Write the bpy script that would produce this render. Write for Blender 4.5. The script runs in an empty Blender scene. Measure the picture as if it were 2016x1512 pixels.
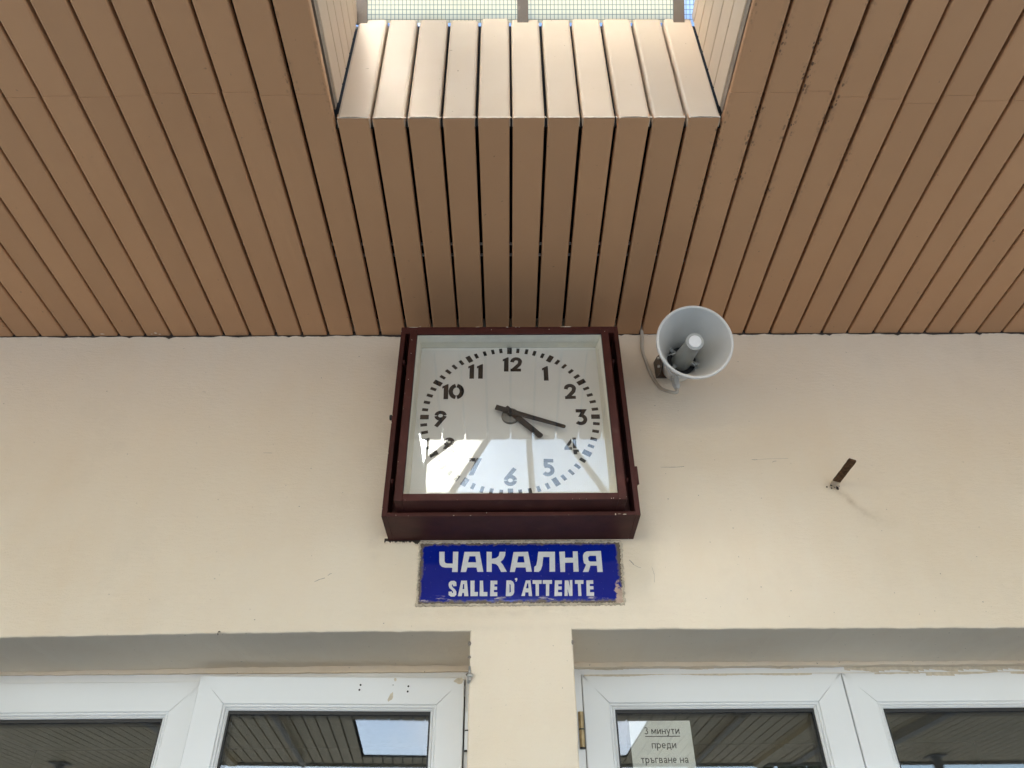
import bpy, bmesh, math, random
from mathutils import Vector, Matrix
R_ = random.Random(7)
scene = bpy.context.scene
# ------------------------------------------------------------------ camera
cam_d = bpy.data.cameras.new('camera'); cam = bpy.data.objects.new('camera', cam_d)
scene.collection.objects.link(cam); scene.camera = cam
cam_d.sensor_fit = 'HORIZONTAL'; cam_d.sensor_width = 36.0
cam_d.lens = 1466.18 / 2016 * 36.0
cam_d.clip_start = 0.02; cam_d.clip_end = 600
PITCH, YAW, ROLL = 0.646134, 0.00993640, -0.01046046
CAMPOS = Vector((0, -2.174234, 0))
def cam_axes():
    cy, sy = math.cos(YAW), math.sin(YAW); cp, sp = math.cos(PITCH), math.sin(PITCH)
    r = Vector((cy, -sy, 0)); fw = Vector((sy, cy, 0)); u = Vector((0, 0, 1))
    F = fw*cp + u*sp; U = u*cp - fw*sp
    c, s = math.cos(ROLL), math.sin(ROLL)
    return r*c + U*s, U*c - r*s, F
RX, UX, FX = cam_axes()
M = Matrix.Identity(4)
for i in range(3):
    M[i][0], M[i][1], M[i][2], M[i][3] = RX[i], UX[i], -FX[i], CAMPOS[i]
cam.matrix_world = M
# ------------------------------------------------------------------ light
SUN_DIR = Vector((0.42, 1.0, -0.90)).normalized()      # direction the light travels
elev = math.asin(-SUN_DIR.z); azim = math.atan2(-SUN_DIR.x, -SUN_DIR.y)
world = bpy.data.worlds.new('World'); scene.world = world; world.use_nodes = True
wn = world.node_tree; wn.nodes.clear()
wo = wn.nodes.new('ShaderNodeOutputWorld'); bg = wn.nodes.new('ShaderNodeBackground')
sky = wn.nodes.new('ShaderNodeTexSky'); sky.sky_type = 'NISHITA'; sky.sun_disc = False
sky.dust_density = .7; sky.ozone_density = 1.6; sky.sun_elevation = elev; sky.sun_rotation = azim
wtc = wn.nodes.new('ShaderNodeTexCoord'); wnz = wn.nodes.new('ShaderNodeTexNoise')
wnz.inputs['Scale'].default_value = 3.2; wnz.inputs['Detail'].default_value = 8
wr = wn.nodes.new('ShaderNodeValToRGB')
wr.color_ramp.elements[0].position = 0.60; wr.color_ramp.elements[1].position = 0.72
wm = wn.nodes.new('ShaderNodeMixRGB'); wm.inputs[2].default_value = (9, 9.2, 9.6, 1)
wn.links.new(wtc.outputs['Generated'], wnz.inputs['Vector']); wn.links.new(wnz.outputs['Fac'], wr.inputs['Fac'])
wn.links.new(wr.outputs['Color'], wm.inputs['Fac']); wn.links.new(sky.outputs['Color'], wm.inputs[1])
wn.links.new(wm.outputs['Color'], bg.inputs['Color']); bg.inputs['Strength'].default_value = 0.15
wn.links.new(bg.outputs['Background'], wo.inputs['Surface'])
sun_d = bpy.data.lights.new('sun', 'SUN'); sun = bpy.data.objects.new('sun', sun_d)
sun_d.energy = 4.0; sun_d.angle = math.radians(0.5); sun_d.color = (1.0, 0.98, 0.95)
sun.rotation_euler = SUN_DIR.to_track_quat('-Z', 'Y').to_euler(); sun.location = (0, 0, 20)
scene.collection.objects.link(sun)
vs = scene.view_settings; vs.view_transform = 'Standard'; vs.look = 'None'; vs.gamma = 1.0
vs.use_curve_mapping = False; vs.exposure = 2.05
scene.render.engine = 'CYCLES'
scene.cycles.use_denoising = True
scene.cycles.max_bounces = 10; scene.cycles.diffuse_bounces = 6; scene.cycles.transparent_max_bounces = 16
scene.cycles.caustics_reflective = False; scene.cycles.caustics_refractive = True
scene.cycles.sample_clamp_indirect = 40.0

CEIL = 1.8760      # soffit height above the camera
GND = -1.55
G0 = 0.01835       # x of the slat joint nearest the camera axis
P = 0.1            # slat pitch
SKY0, SKY1 = -0.94, -2.10            # skylight opening, near and far edge
SX0, SX1 = G0 - 0.5, G0 + 0.6        # skylight opening, left and right edge
# ------------------------------------------------------------------ materials
class NT:
    def __init__(s, name):
        s.m = bpy.data.materials.new(name); s.m.use_nodes = True
        s.t = s.m.node_tree; s.t.nodes.clear()
        s.out = s.n('ShaderNodeOutputMaterial')
    def n(s, typ, **kw):
        x = s.t.nodes.new(typ)
        for k, v in kw.items():
            if k.startswith('_'): setattr(x, k[1:], v)
            else:
                x.inputs[k.replace('__', ' ')].default_value = v
        return x
    def l(s, a, b): s.t.links.new(a, b)
    def coord(s):
        g = s.n('ShaderNodeNewGeometry'); return g.outputs['Position']
    def noise(s, vec, scale, detail=4, rough=.55, lo=0.3, hi=0.7, stretch=None):
        if stretch:
            mp = s.n('ShaderNodeMapping'); mp.inputs['Scale'].default_value = stretch
            s.l(vec, mp.inputs['Vector']); vec = mp.outputs['Vector']
        z = s.n('ShaderNodeTexNoise', Scale=scale, Detail=detail, Roughness=rough)
        s.l(vec, z.inputs['Vector'])
        mr = s.n('ShaderNodeMapRange'); mr.inputs['From Min'].default_value = lo; mr.inputs['From Max'].default_value = hi
        s.l(z.outputs['Fac'], mr.inputs['Value'])
        return mr.outputs['Result']
    def math(s, op, a, b=None, c=None):
        x = s.t.nodes.new('ShaderNodeMath'); x.operation = op
        for i, v in enumerate((a, b, c)):
            if v is None: continue
            if isinstance(v, (int, float)): x.inputs[i].default_value = v
            else: s.l(v, x.inputs[i])
        return x.outputs[0]
    def mix(s, fac, a, b):
        x = s.t.nodes.new('ShaderNodeMixRGB')
        for i, v in enumerate((fac, a, b)):
            if isinstance(v, (int, float)): x.inputs[i].default_value = v
            elif isinstance(v, tuple): x.inputs[i].default_value = v if len(v) == 4 else v + (1,)
            else: s.l(v, x.inputs[i])
        return x.outputs[0]
    def xyz(s, vec):
        x = s.n('ShaderNodeSeparateXYZ'); s.l(vec, x.inputs[0]); return x.outputs
    def bsdf(s, col, rough=.6, bump=None, bstr=.2, bdist=.002, metal=0, spec=.5):
        b = s.n('ShaderNodeBsdfPrincipled'); b.inputs['Metallic'].default_value = metal
        b.inputs['Specular IOR Level'].default_value = spec
        if isinstance(col, tuple): b.inputs['Base Color'].default_value = col if len(col) == 4 else col + (1,)
        else: s.l(col, b.inputs['Base Color'])
        if isinstance(rough, (int, float)): b.inputs['Roughness'].default_value = rough
        else: s.l(rough, b.inputs['Roughness'])
        if bump is not None:
            bp = s.n('ShaderNodeBump', Strength=bstr, Distance=bdist); s.l(bump, bp.inputs['Height']); s.l(bp.outputs[0], b.inputs['Normal'])
        s.l(b.outputs[0], s.out.inputs['Surface']); return b
def simple(name, col, rough=.5, metal=0, var=.12, scale=25, spec=.5, dirt=None):
    t = NT(name); p = t.coord()
    f = t.noise(p, scale, 5)
    c = t.mix(f, tuple(x*(1-var) for x in col), tuple(min(1, x*(1+var)) for x in col))
    if dirt:
        d = t.noise(p, scale*1.7, 6, .6, .60, .75); c = t.mix(t.math('MULTIPLY', d, dirt[1]), c, dirt[0])
    t.bsdf(c, rough, t.noise(p, scale*14, 3), .12, .001, metal, spec); return t.m

def mat_wall():
    t = NT('cream_plaster_paint'); p = t.coord(); x, y, z = t.xyz(p)
    big = t.noise(p, 1.6, 3, .5, .3, .7); mid = t.noise(p, 7, 5, .6, .3, .7, (1, 1, .45))
    c = t.mix(big, (.75, .625, .468), (.80, .69, .543))
    c = t.mix(t.math('MULTIPLY', mid, .45), c, (.79, .705, .575))
    # grime that gathers in soft blotches, specks and scuffs
    blot = t.noise(p, 3.1, 6, .65, .56, .78); c = t.mix(t.math('MULTIPLY', blot, .16), c, (.45, .37, .27))
    spk = t.noise(p, 95, 2, .5, .735, .77); c = t.mix(t.math('MULTIPLY', spk, .75), c, (.20, .16, .12))
    scr = t.noise(p, 14, 6, .7, .70, .73, (1, 1, 7)); c = t.mix(t.math('MULTIPLY', scr, .35), c, (.32, .27, .21))
    # rust run below the iron stub, damp mark beside it and grime round the clock box
    def blob(cx, cz, ax, az, rot):
        ca, sa = math.cos(rot), math.sin(rot); X, Z = t.math('SUBTRACT', x, cx), t.math('SUBTRACT', z, cz)
        u = t.math('ADD', t.math('MULTIPLY', X, ca/ax), t.math('MULTIPLY', Z, sa/ax)); v = t.math('ADD', t.math('MULTIPLY', X, -sa/az), t.math('MULTIPLY', Z, ca/az))
        d = t.math('ADD', t.math('POWER', u, 2), t.math('POWER', v, 2)); return t.math('POWER', 2.718, t.math('MULTIPLY', d, -1))
    nz = t.noise(p, 26, 6, .65, .3, .7)
    for args, col, k in (((1.125, 1.155, .07, .012, -.9), (.36, .25, .14), .55), ((1.085, 1.207, .022, .016, 0), (.20, .14, .09), .75), ((1.19, 1.09, .07, .03, -.2), (.42, .33, .22), .25),
                         ((-.41, 1.05, .03, .10, 0), (.36, .30, .23), .22), ((.47, 1.0, .05, .06, 0), (.40, .33, .25), .18), ((.04, .79, .32, .014, 0), (.40, .33, .25), .25), ((-.05, .745, .25, .012, 0), (.45, .38, .3), .2)):
        c = t.mix(t.math('MULTIPLY', t.math('MULTIPLY', blob(*args), nz), k), c, col)
    hgt = t.math('ADD', t.math('MULTIPLY', t.noise(p, 240, 3), .25), t.math('ADD', t.noise(p, 9, 4), t.math('MULTIPLY', t.noise(p, 30, 5, .65, .3, .7, (1, 1, 3.2)), .6)))
    t.bsdf(c, .72, hgt, .35, .004, 0, .35); return t.m

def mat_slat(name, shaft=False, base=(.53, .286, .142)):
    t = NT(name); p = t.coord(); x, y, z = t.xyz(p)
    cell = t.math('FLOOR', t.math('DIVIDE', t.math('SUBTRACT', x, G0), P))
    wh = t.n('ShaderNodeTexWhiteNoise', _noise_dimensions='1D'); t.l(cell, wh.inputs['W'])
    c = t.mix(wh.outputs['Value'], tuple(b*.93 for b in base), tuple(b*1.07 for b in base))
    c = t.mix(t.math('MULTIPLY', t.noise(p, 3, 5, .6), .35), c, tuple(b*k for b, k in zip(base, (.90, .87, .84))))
    fr = t.math('FRACT', t.math('DIVIDE', t.math('SUBTRACT', x, G0), P))
    edge = t.math('ABSOLUTE', t.math('SUBTRACT', fr, .5))                 # .5 at a joint
    near = t.n('ShaderNodeMapRange'); near.inputs['From Min'].default_value = .28; near.inputs['From Max'].default_value = .46
    t.l(edge, near.inputs['Value'])
    if not shaft:
        # mould spots that follow the joints beside the skylight, mostly right of it
        def band(v, a, b, s):
            m1 = t.n('ShaderNodeMapRange'); m1.inputs['From Min'].default_value = a; m1.inputs['From Max'].default_value = a+s; t.l(v, m1.inputs['Value'])
            m2 = t.n('ShaderNodeMapRange'); m2.inputs['From Min'].default_value = b; m2.inputs['From Max'].default_value = b-s; t.l(v, m2.inputs['Value'])
            return t.math('MULTIPLY', m1.outputs[0], m2.outputs[0])
        zr = t.math('MULTIPLY', band(x, .50, 1.08, .08), band(y, -1.45, -.42, .3))
        zl = t.math('MULTIPLY', band(x, -.76, -.46, .08), band(y, -1.35, -.75, .2))
        zone = t.math('ADD', zr, t.math('MULTIPLY', zl, .7))
        vo = t.n('ShaderNodeTexVoronoi', Scale=120, Randomness=1.0); wv = t.n('ShaderNodeMapping'); wv.inputs['Scale'].default_value = (1.2, .75, 1); t.l(p, wv.inputs['Vector']); t.l(wv.outputs['Vector'], vo.inputs['Vector'])
        sz = t.math('MULTIPLY', t.xyz(vo.outputs['Color'])[0], .58)
        dt = t.n('ShaderNodeMapRange'); dt.inputs['From Min'].default_value = .05; dt.inputs['From Max'].default_value = -.03; t.l(t.math('SUBTRACT', vo.outputs['Distance'], sz), dt.inputs['Value'])
        keep = t.math('GREATER_THAN', t.xyz(vo.outputs['Color'])[1], .30)
        clus = t.noise(p, 7, 3, .5, .46, .58)
        mm = t.math('MULTIPLY', t.math('MULTIPLY', t.math('MULTIPLY', dt.outputs[0], keep), clus), t.math('MULTIPLY', near.outputs[0], zone))
        c = t.mix(t.math('MULTIPLY', t.noise(p, 22, 5, .6, .5, .72), t.math('MULTIPLY', t.math('MULTIPLY', near.outputs[0], zone), .5)), c, (.17, .11, .065))
        c = t.mix(t.math('MINIMUM', t.math('MULTIPLY', mm, 1.0), .85), c, (.022, .013, .008))
    sp = t.noise(p, 60, 2, .5, .755, .785); c = t.mix(t.math('MULTIPLY', sp, .5), c, (.10, .06, .035))
    scr = t.noise(p, 20, 6, .7, .715, .74, (3, .6, .6)); c = t.mix(t.math('MULTIPLY', scr, .25), c, (.62, .50, .38))
    t.bsdf(c, t.math('ADD', .54 if shaft else .44, t.math('MULTIPLY', t.noise(p, 12, 4), .12)), t.noise(p, 160, 3, .5, .2, .8, (1, .35, 1)), .10, .0008, 0, .45)
    return t.m

def mat_pane(name, tint, clear, yellow, share, rgh, refl):
    """wired cast glass: mostly scattering, partly clear, dark wire squares"""
    t = NT(name); g = t.n('ShaderNodeTexCoord'); u, v, w = t.xyz(g.outputs['UV'])
    def line(a, pitch, wd):
        f = t.math('FRACT', t.math('DIVIDE', a, pitch)); return t.math('LESS_THAN', f, wd)
    gx = line(u, .0128, .15); gy = line(v, .0165, .12)
    wire = t.math('MAXIMUM', gx, gy)
    p = t.coord()
    c = t.mix(t.noise(p, 5, 4), tint, tuple(k*.93 for k in tint))
    st = t.noise(p, 2.3, 4, .5, .55, .70); c = t.mix(t.math('MULTIPLY', st, yellow), c, (.78, .58, .24))
    tr = t.n('ShaderNodeBsdfTranslucent'); t.l(c, tr.inputs[0])
    df = t.n('ShaderNodeBsdfDiffuse'); t.l(c, df.inputs[0])
    tp = t.n('ShaderNodeBsdfTransparent'); tp.inputs[0].default_value = (.93, .97, .96, 1)
    rf = t.n('ShaderNodeBsdfRefraction', Roughness=rgh, IOR=1.24); t.l(c, rf.inputs['Color'])
    m0 = t.n('ShaderNodeMixShader'); m0.inputs[0].default_value = refl; t.l(tr.outputs[0], m0.inputs[1]); t.l(df.outputs[0], m0.inputs[2])
    m1 = t.n('ShaderNodeMixShader'); m1.inputs[0].default_value = share; t.l(m0.outputs[0], m1.inputs[1]); t.l(rf.outputs[0], m1.inputs[2])
    m2 = t.n('ShaderNodeMixShader'); m2.inputs[0].default_value = clear; t.l(m1.outputs[0], m2.inputs[1]); t.l(tp.outputs[0], m2.inputs[2])
    wd = t.n('ShaderNodeBsdfDiffuse'); wd.inputs[0].default_value = (.16, .14, .10, 1)
    m3 = t.n('ShaderNodeMixShader'); t.l(t.math('MULTIPLY', wire, .8), m3.inputs[0]); t.l(m2.outputs[0], m3.inputs[1]); t.l(wd.outputs[0], m3.inputs[2])
    t.l(m3.outputs[0], t.out.inputs['Surface']); return t.m

def mat_glass(name, f0, tint, dirt=0.02):
    t = NT(name); p = t.coord()
    lw = t.n('ShaderNodeLayerWeight', Blend=.5)
    f = t.math('ADD', t.math('MULTIPLY', t.math('POWER', lw.outputs['Facing'], 5), 1-f0), f0)
    gl = t.n('ShaderNodeBsdfGlossy', Roughness=.004)
    tp = t.n('ShaderNodeBsdfTransparent'); tp.inputs[0].default_value = tint + (1,)
    m = t.n('ShaderNodeMixShader'); t.l(f, m.inputs[0]); t.l(tp.outputs[0], m.inputs[1]); t.l(gl.outputs[0], m.inputs[2])
    df = t.n('ShaderNodeBsdfDiffuse'); df.inputs[0].default_value = (.7, .68, .62, 1)
    m2 = t.n('ShaderNodeMixShader'); t.l(t.math('MULTIPLY', t.noise(p, 30, 6, .7, .45, .9), dirt), m2.inputs[0]); t.l(m.outputs[0], m2.inputs[1]); t.l(df.outputs[0], m2.inputs[2])
    t.l(m2.outputs[0], t.out.inputs['Surface']); return t.m

def mat_enamel():
    t = NT('blue_enamel'); p = t.coord(); x, y, z = t.xyz(p)
    # distance to the plate edge in metres, worn away irregularly
    dx = t.math('MINIMUM', t.math('SUBTRACT', x, -.268), t.math('SUBTRACT', .351, x))
    dz = t.math('MINIMUM', t.math('SUBTRACT', z, .817), t.math('SUBTRACT', 1.013, z))
    d = t.math('MINIMUM', dx, dz)
    n = t.noise(p, 34, 6, .65, .25, .75)
    def rng(v, a, b):
        m = t.n('ShaderNodeMapRange'); m.inputs['From Min'].default_value = a; m.inputs['From Max'].default_value = b; t.l(v, m.inputs['Value']); return m.outputs[0]
    wear = rng(t.math('SUBTRACT', t.math('MULTIPLY', n, .016), d), -.003, .004)
    cr = t.math('SQRT', t.math('ADD', t.math('POWER', t.math('SUBTRACT', x, .352), 2), t.math('POWER', t.math('MULTIPLY', t.math('SUBTRACT', z, .835), .6), 2)))
    corner = rng(t.math('ADD', t.math('SUBTRACT', .024, cr), t.math('MULTIPLY', t.math('SUBTRACT', n, .5), .04)), -.002, .003)
    scr = t.math('MULTIPLY', t.noise(p, 50, 5, .7, .60, .66, (.35, 1, 1.6)), rng(t.math('SUBTRACT', .842, z), -.002, .012))
    c = t.mix(t.noise(p, 6, 4), (.001, .010, .21), (.002, .015, .26))
    c = t.mix(t.math('MULTIPLY', t.noise(p, 140, 3, .6, .70, .74), .5), c, (.25, .27, .35))
    c = t.mix(wear, c, (.13, .10, .07)); c = t.mix(corner, c, t.mix(n, (.30, .22, .16), (.58, .42, .34))); c = t.mix(t.math('MULTIPLY', scr, .8), c, (.62, .56, .50))
    rough = t.math('ADD', .07, t.math('MULTIPLY', t.math('MAXIMUM', wear, corner), .6))
    t.bsdf(c, rough, t.noise(p, 11, 3), .10, .003, 0, .5); return t.m

MAT = dict(
    wall=mat_wall(), slat=mat_slat('brown_soffit_paint'), shaft=mat_slat('soffit_paint_sunlit', True, (.60, .45, .31)),  # shaft boards: the soffit's paint, lightened so the colour carries the sunlight
    outer=simple('olive_soffit_sheet', (.76, .63, .40), .5, 0, .08, 3),
    void=simple('black_void', (.006, .005, .004), .9),
    caulk=simple('dark_dirty_caulk', (.045, .033, .024), .9, 0, .5, 60),
    ridge=simple('pale_paint_ridge', (.74, .62, .48), .8, 0, .1, 40),
    crack=simple('plaster_crack_grey', (.20, .17, .14), .9, 0, .3, 80),
    rail=simple('galvanised_rail', (.45, .43, .40), .5, .3),
    frame_brown=simple('skylight_frame_brown', (.20, .145, .10), .55, 0, .12, 18, .5, ((.5, .4, .3), .3)),
    pane=mat_pane('wired_glass_cream', (1.0, .85, .55), 0, .6, .10, 1.0, .38), pane_sun=mat_pane('wired_glass_pale', (.97, .96, .86), 0, .10, .36, 1.0, .10),
    pane_clear=mat_pane('wired_glass_clear', (.90, .96, 1.0), 0, 0, .56, .95, .10), pane_skyblue=mat_pane('wired_glass_sky_tint', (.66, .82, 1.0), 0, 0, .20, 1.0, .10),  # last pane's tint holds the blue of the sky beyond the glass
    clockbrown=simple('dark_maroon_paint', (.066, .019, .015), .55, 0, .22, 14, .22, ((.10, .05, .04), .5)),
    bezel=simple('cream_bezel_paint', (.80, .76, .63), .55, 0, .05, 16, .4, ((.50, .45, .36), .25)),
    dial=simple('opal_dial', (.70, .69, .645), .35, 0, .015, 6),
    ink=simple('black_numeral', (.006, .006, .006), .45, 0, .15), hand=simple('black_hand_paint', (.007, .007, .007), .5, 0, .3, 60),
    hub=simple('grey_dial_boss', (.16, .155, .14), .5, .2), chip=simple('cream_paint_chip', (.72, .62, .48), .7),
    clockglass=mat_glass('clock_glass', .054, (.985, .985, .98), .004), doorglass=mat_glass('door_glass', .085, (.95, .96, .95), .010),
    enamel=mat_enamel(), sign_white=simple('white_enamel', (.66, .66, .66), .12, 0, .06, 60, .5, ((.35, .32, .30), .35)),
    mortar=simple('dirty_mortar', (.56, .48, .37), .9, 0, .3, 55, .3, ((.10, .075, .05), .7)),
    horn=simple('grey_horn_plastic', (.72, .705, .665), .36, 0, .03, 10, .5, ((.42, .40, .36), .15)), horn_tube=simple('grey_tube_plastic', (.40, .405, .385), .38, 0, .05, 10), horn_dark=simple('horn_throat_black', (.010, .010, .010), .7),
    cap=simple('white_cap_plastic', (.86, .86, .85), .3, 0, .02), steel=simple('zinc_steel', (.50, .50, .48), .35, .8),
    bracket=simple('brown_bracket_paint', (.11, .085, .065), .5, 0, .3, 40), gland=simple('grey_gland_nylon', (.50, .49, .46), .5),
    cable=simple('painted_cable_sheath', (.50, .45, .37), .55, 0, .1, 30),
    rust=simple('rusty_iron', (.085, .042, .018), .85, 0, .75, 90, .3, ((.02, .012, .008), .8)),
    pvc=simple('white_upvc', (.78, .785, .79), .28, 0, .015, 4, .5), groove=simple('mitre_groove', (.34, .34, .34), .8),
    rubber=simple('black_rubber_gasket', (.008, .008, .009), .5), brass=simple('bronze_hinge', (.36, .27, .15), .35, .7, .2, 60),
    smear=simple('dried_paint_smear', (.60, .53, .42), .8, 0, .15, 70), paper=simple('notice_paper', (.90, .885, .83), .7, 0, .03, 12),
    sleeve=mat_glass('clear_plastic_sleeve', .022, (.98, .98, .98), .03), ink_blue=simple('printed_ink', (.010, .010, .018), .6),
    paving=simple('grey_platform_paving', (.195, .235, .275), .85, 0, .12, 2.5), gravel=simple('trackside_ground', (.25, .23, .20), .95, 0, .25, 2),
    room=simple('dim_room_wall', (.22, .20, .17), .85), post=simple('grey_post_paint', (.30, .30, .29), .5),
    fascia=simple('pale_fascia', (.46, .43, .36), .6), leaf=simple('green_foliage', (.055, .085, .03), .7, 0, .5, 6), bark=simple('bark', (.10, .075, .05), .9),
)
# ------------------------------------------------------------------ mesh helpers
class MB:
    def __init__(s): s.v, s.f, s.mi = [], [], []
    def poly(s, pts, mi=0):
        b = len(s.v); s.v += [tuple(p) for p in pts]; s.f.append(tuple(range(b, b+len(pts)))); s.mi.append(mi)
    def box(s, x0, x1, y0, y1, z0, z1, mi=0):
        b = len(s.v)
        s.v += [(x, y, z) for x in (x0, x1) for y in (y0, y1) for z in (z0, z1)]
        for q in ((0, 1, 3, 2), (4, 6, 7, 5), (0, 4, 5, 1), (2, 3, 7, 6), (0, 2, 6, 4), (1, 5, 7, 3)):
            s.f.append(tuple(b+i for i in q)); s.mi.append(mi)
    def prism(s, a, b, mi=0, caps=True):
        """two matching loops joined by side faces"""
        n = len(a); o = len(s.v); s.v += [tuple(p) for p in a] + [tuple(p) for p in b]
        for i in range(n):
            j = (i+1) % n; s.f.append((o+i, o+j, o+n+j, o+n+i)); s.mi.append(mi)
        if caps:
            s.f.append(tuple(o+i for i in reversed(range(n)))); s.mi.append(mi)
            s.f.append(tuple(o+n+i for i in range(n))); s.mi.append(mi)
    def extr(s, pts, axis, a, b, mi=0):
        """2-D outline extruded along an axis from a to b"""
        def mk(p, t):
            q = list(p); q.insert('xyz'.index(axis), t); return q
        s.prism([mk(p, a) for p in pts], [mk(p, b) for p in pts], mi)
    def tube(s, pts, r, seg=10, mi=0, caps=True):
        pts = [Vector(p) for p in pts]; rings = []
        rr = r if isinstance(r, (list, tuple)) else [r]*len(pts)
        up = Vector((.31, .17, .93))
        for i, p in enumerate(pts):
            d = (pts[min(i+1, len(pts)-1)] - pts[max(i-1, 0)]).normalized()
            a = d.cross(up).normalized(); c = d.cross(a)
            b = len(s.v); s.v += [tuple(p + a*math.cos(t*2*math.pi/seg)*rr[i] + c*math.sin(t*2*math.pi/seg)*rr[i]) for t in range(seg)]
            rings.append(b)
        for k in range(len(rings)-1):
            for i in range(seg):
                j = (i+1) % seg; s.f.append((rings[k]+i, rings[k]+j, rings[k+1]+j, rings[k+1]+i)); s.mi.append(mi)
        if caps:
            s.f.append(tuple(rings[0]+i for i in reversed(range(seg)))); s.mi.append(mi)
            s.f.append(tuple(rings[-1]+i for i in range(seg))); s.mi.append(mi)
    def lathe(s, prof, seg=64, mi=0, closed=False):
        """(radius, height) profile round local z"""
        b = len(s.v)
        for r, h in prof:
            s.v += [(r*math.cos(2*math.pi*i/seg), r*math.sin(2*math.pi*i/seg), h) for i in range(seg)]
        n = len(prof)
        for k in range(n if closed else n-1):
            k2 = (k+1) % n
            for i in range(seg):
                j = (i+1) % seg; s.f.append((b+k*seg+i, b+k*seg+j, b+k2*seg+j, b+k2*seg+i)); s.mi.append(mi)
    def build(s, name, mats, parent=None, smooth=False, bevel=0, mat=None, seg=2, angle=40):
        me = bpy.data.meshes.new(name); me.from_pydata(s.v, [], s.f)
        if not isinstance(mats, (list, tuple)): mats = [mats]
        for m in mats: me.materials.append(MAT[m])
        for p, i in zip(me.polygons, s.mi): p.material_index = i
        bm = bmesh.new(); bm.from_mesh(me)
        bmesh.ops.recalc_face_normals(bm, faces=bm.faces)
        if bevel:
            ed = [e for e in bm.edges if len(e.link_faces) == 2 and e.calc_face_angle(0) > math.radians(30)]
            bmesh.ops.bevel(bm, geom=ed, offset=bevel, segments=seg, profile=.6, affect='EDGES', clamp_overlap=True)
        bm.to_mesh(me); bm.free()
        if smooth:
            for p in me.polygons: p.use_smooth = True
            me.set_sharp_from_angle(angle=math.radians(angle))
        o = bpy.data.objects.new(name, me); scene.collection.objects.link(o)
        if parent is not None: o.parent = parent
        if mat is not None: o.matrix_local = mat
        return o
def tag(o, label, cat, group=None, kind=None):
    if label: o['label'] = label
    if cat: o['category'] = cat
    if group: o['group'] = group
    if kind: o['kind'] = kind
    return o
def thing(name, label, cat, loc=(0, 0, 0), group=None):
    o = bpy.data.objects.new(name, None); scene.collection.objects.link(o); o.location = loc
    o.empty_display_size = .1
    return tag(o, label, cat, group)
def at(root):                       # world-space meshes under an Empty that stands elsewhere
    return Matrix.Translation(-Vector(root.location))
def fill_curve(name, loops, depth, mat, parent, M4):
    """flat lettering: closed 2-D loops (holes by even-odd) given a small thickness"""
    cu = bpy.data.curves.new(name, 'CURVE'); cu.dimensions = '2D'; cu.fill_mode = 'BOTH'; cu.extrude = depth
    for lp in loops:
        sp = cu.splines.new('POLY'); sp.points.add(len(lp)-1)
        for q, p in zip(sp.points, lp): q.co = (p[0], p[1], 0, 1)
        sp.use_cyclic_u = True
    tmp = bpy.data.objects.new(name, cu); scene.collection.objects.link(tmp)
    dg = bpy.context.evaluated_depsgraph_get()
    me = bpy.data.meshes.new_from_object(tmp.evaluated_get(dg)); bpy.data.objects.remove(tmp)
    me.name = name; me.materials.clear(); me.materials.append(MAT[mat])
    o = bpy.data.objects.new(name, me); scene.collection.objects.link(o)
    if parent is not None: o.parent = parent
    o.matrix_local = M4
    return o
UPRIGHT = Matrix(((1, 0, 0, 0), (0, 0, -1, 0), (0, 1, 0, 0), (0, 0, 0, 1)))    # local xy -> world xz, facing -y
def upright(y, root=None, x=0, z=0):
    b = Vector(root.location) if root is not None else Vector((0, 0, 0))
    return Matrix.Translation(Vector((x, y, z)) - b) @ UPRIGHT
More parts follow.
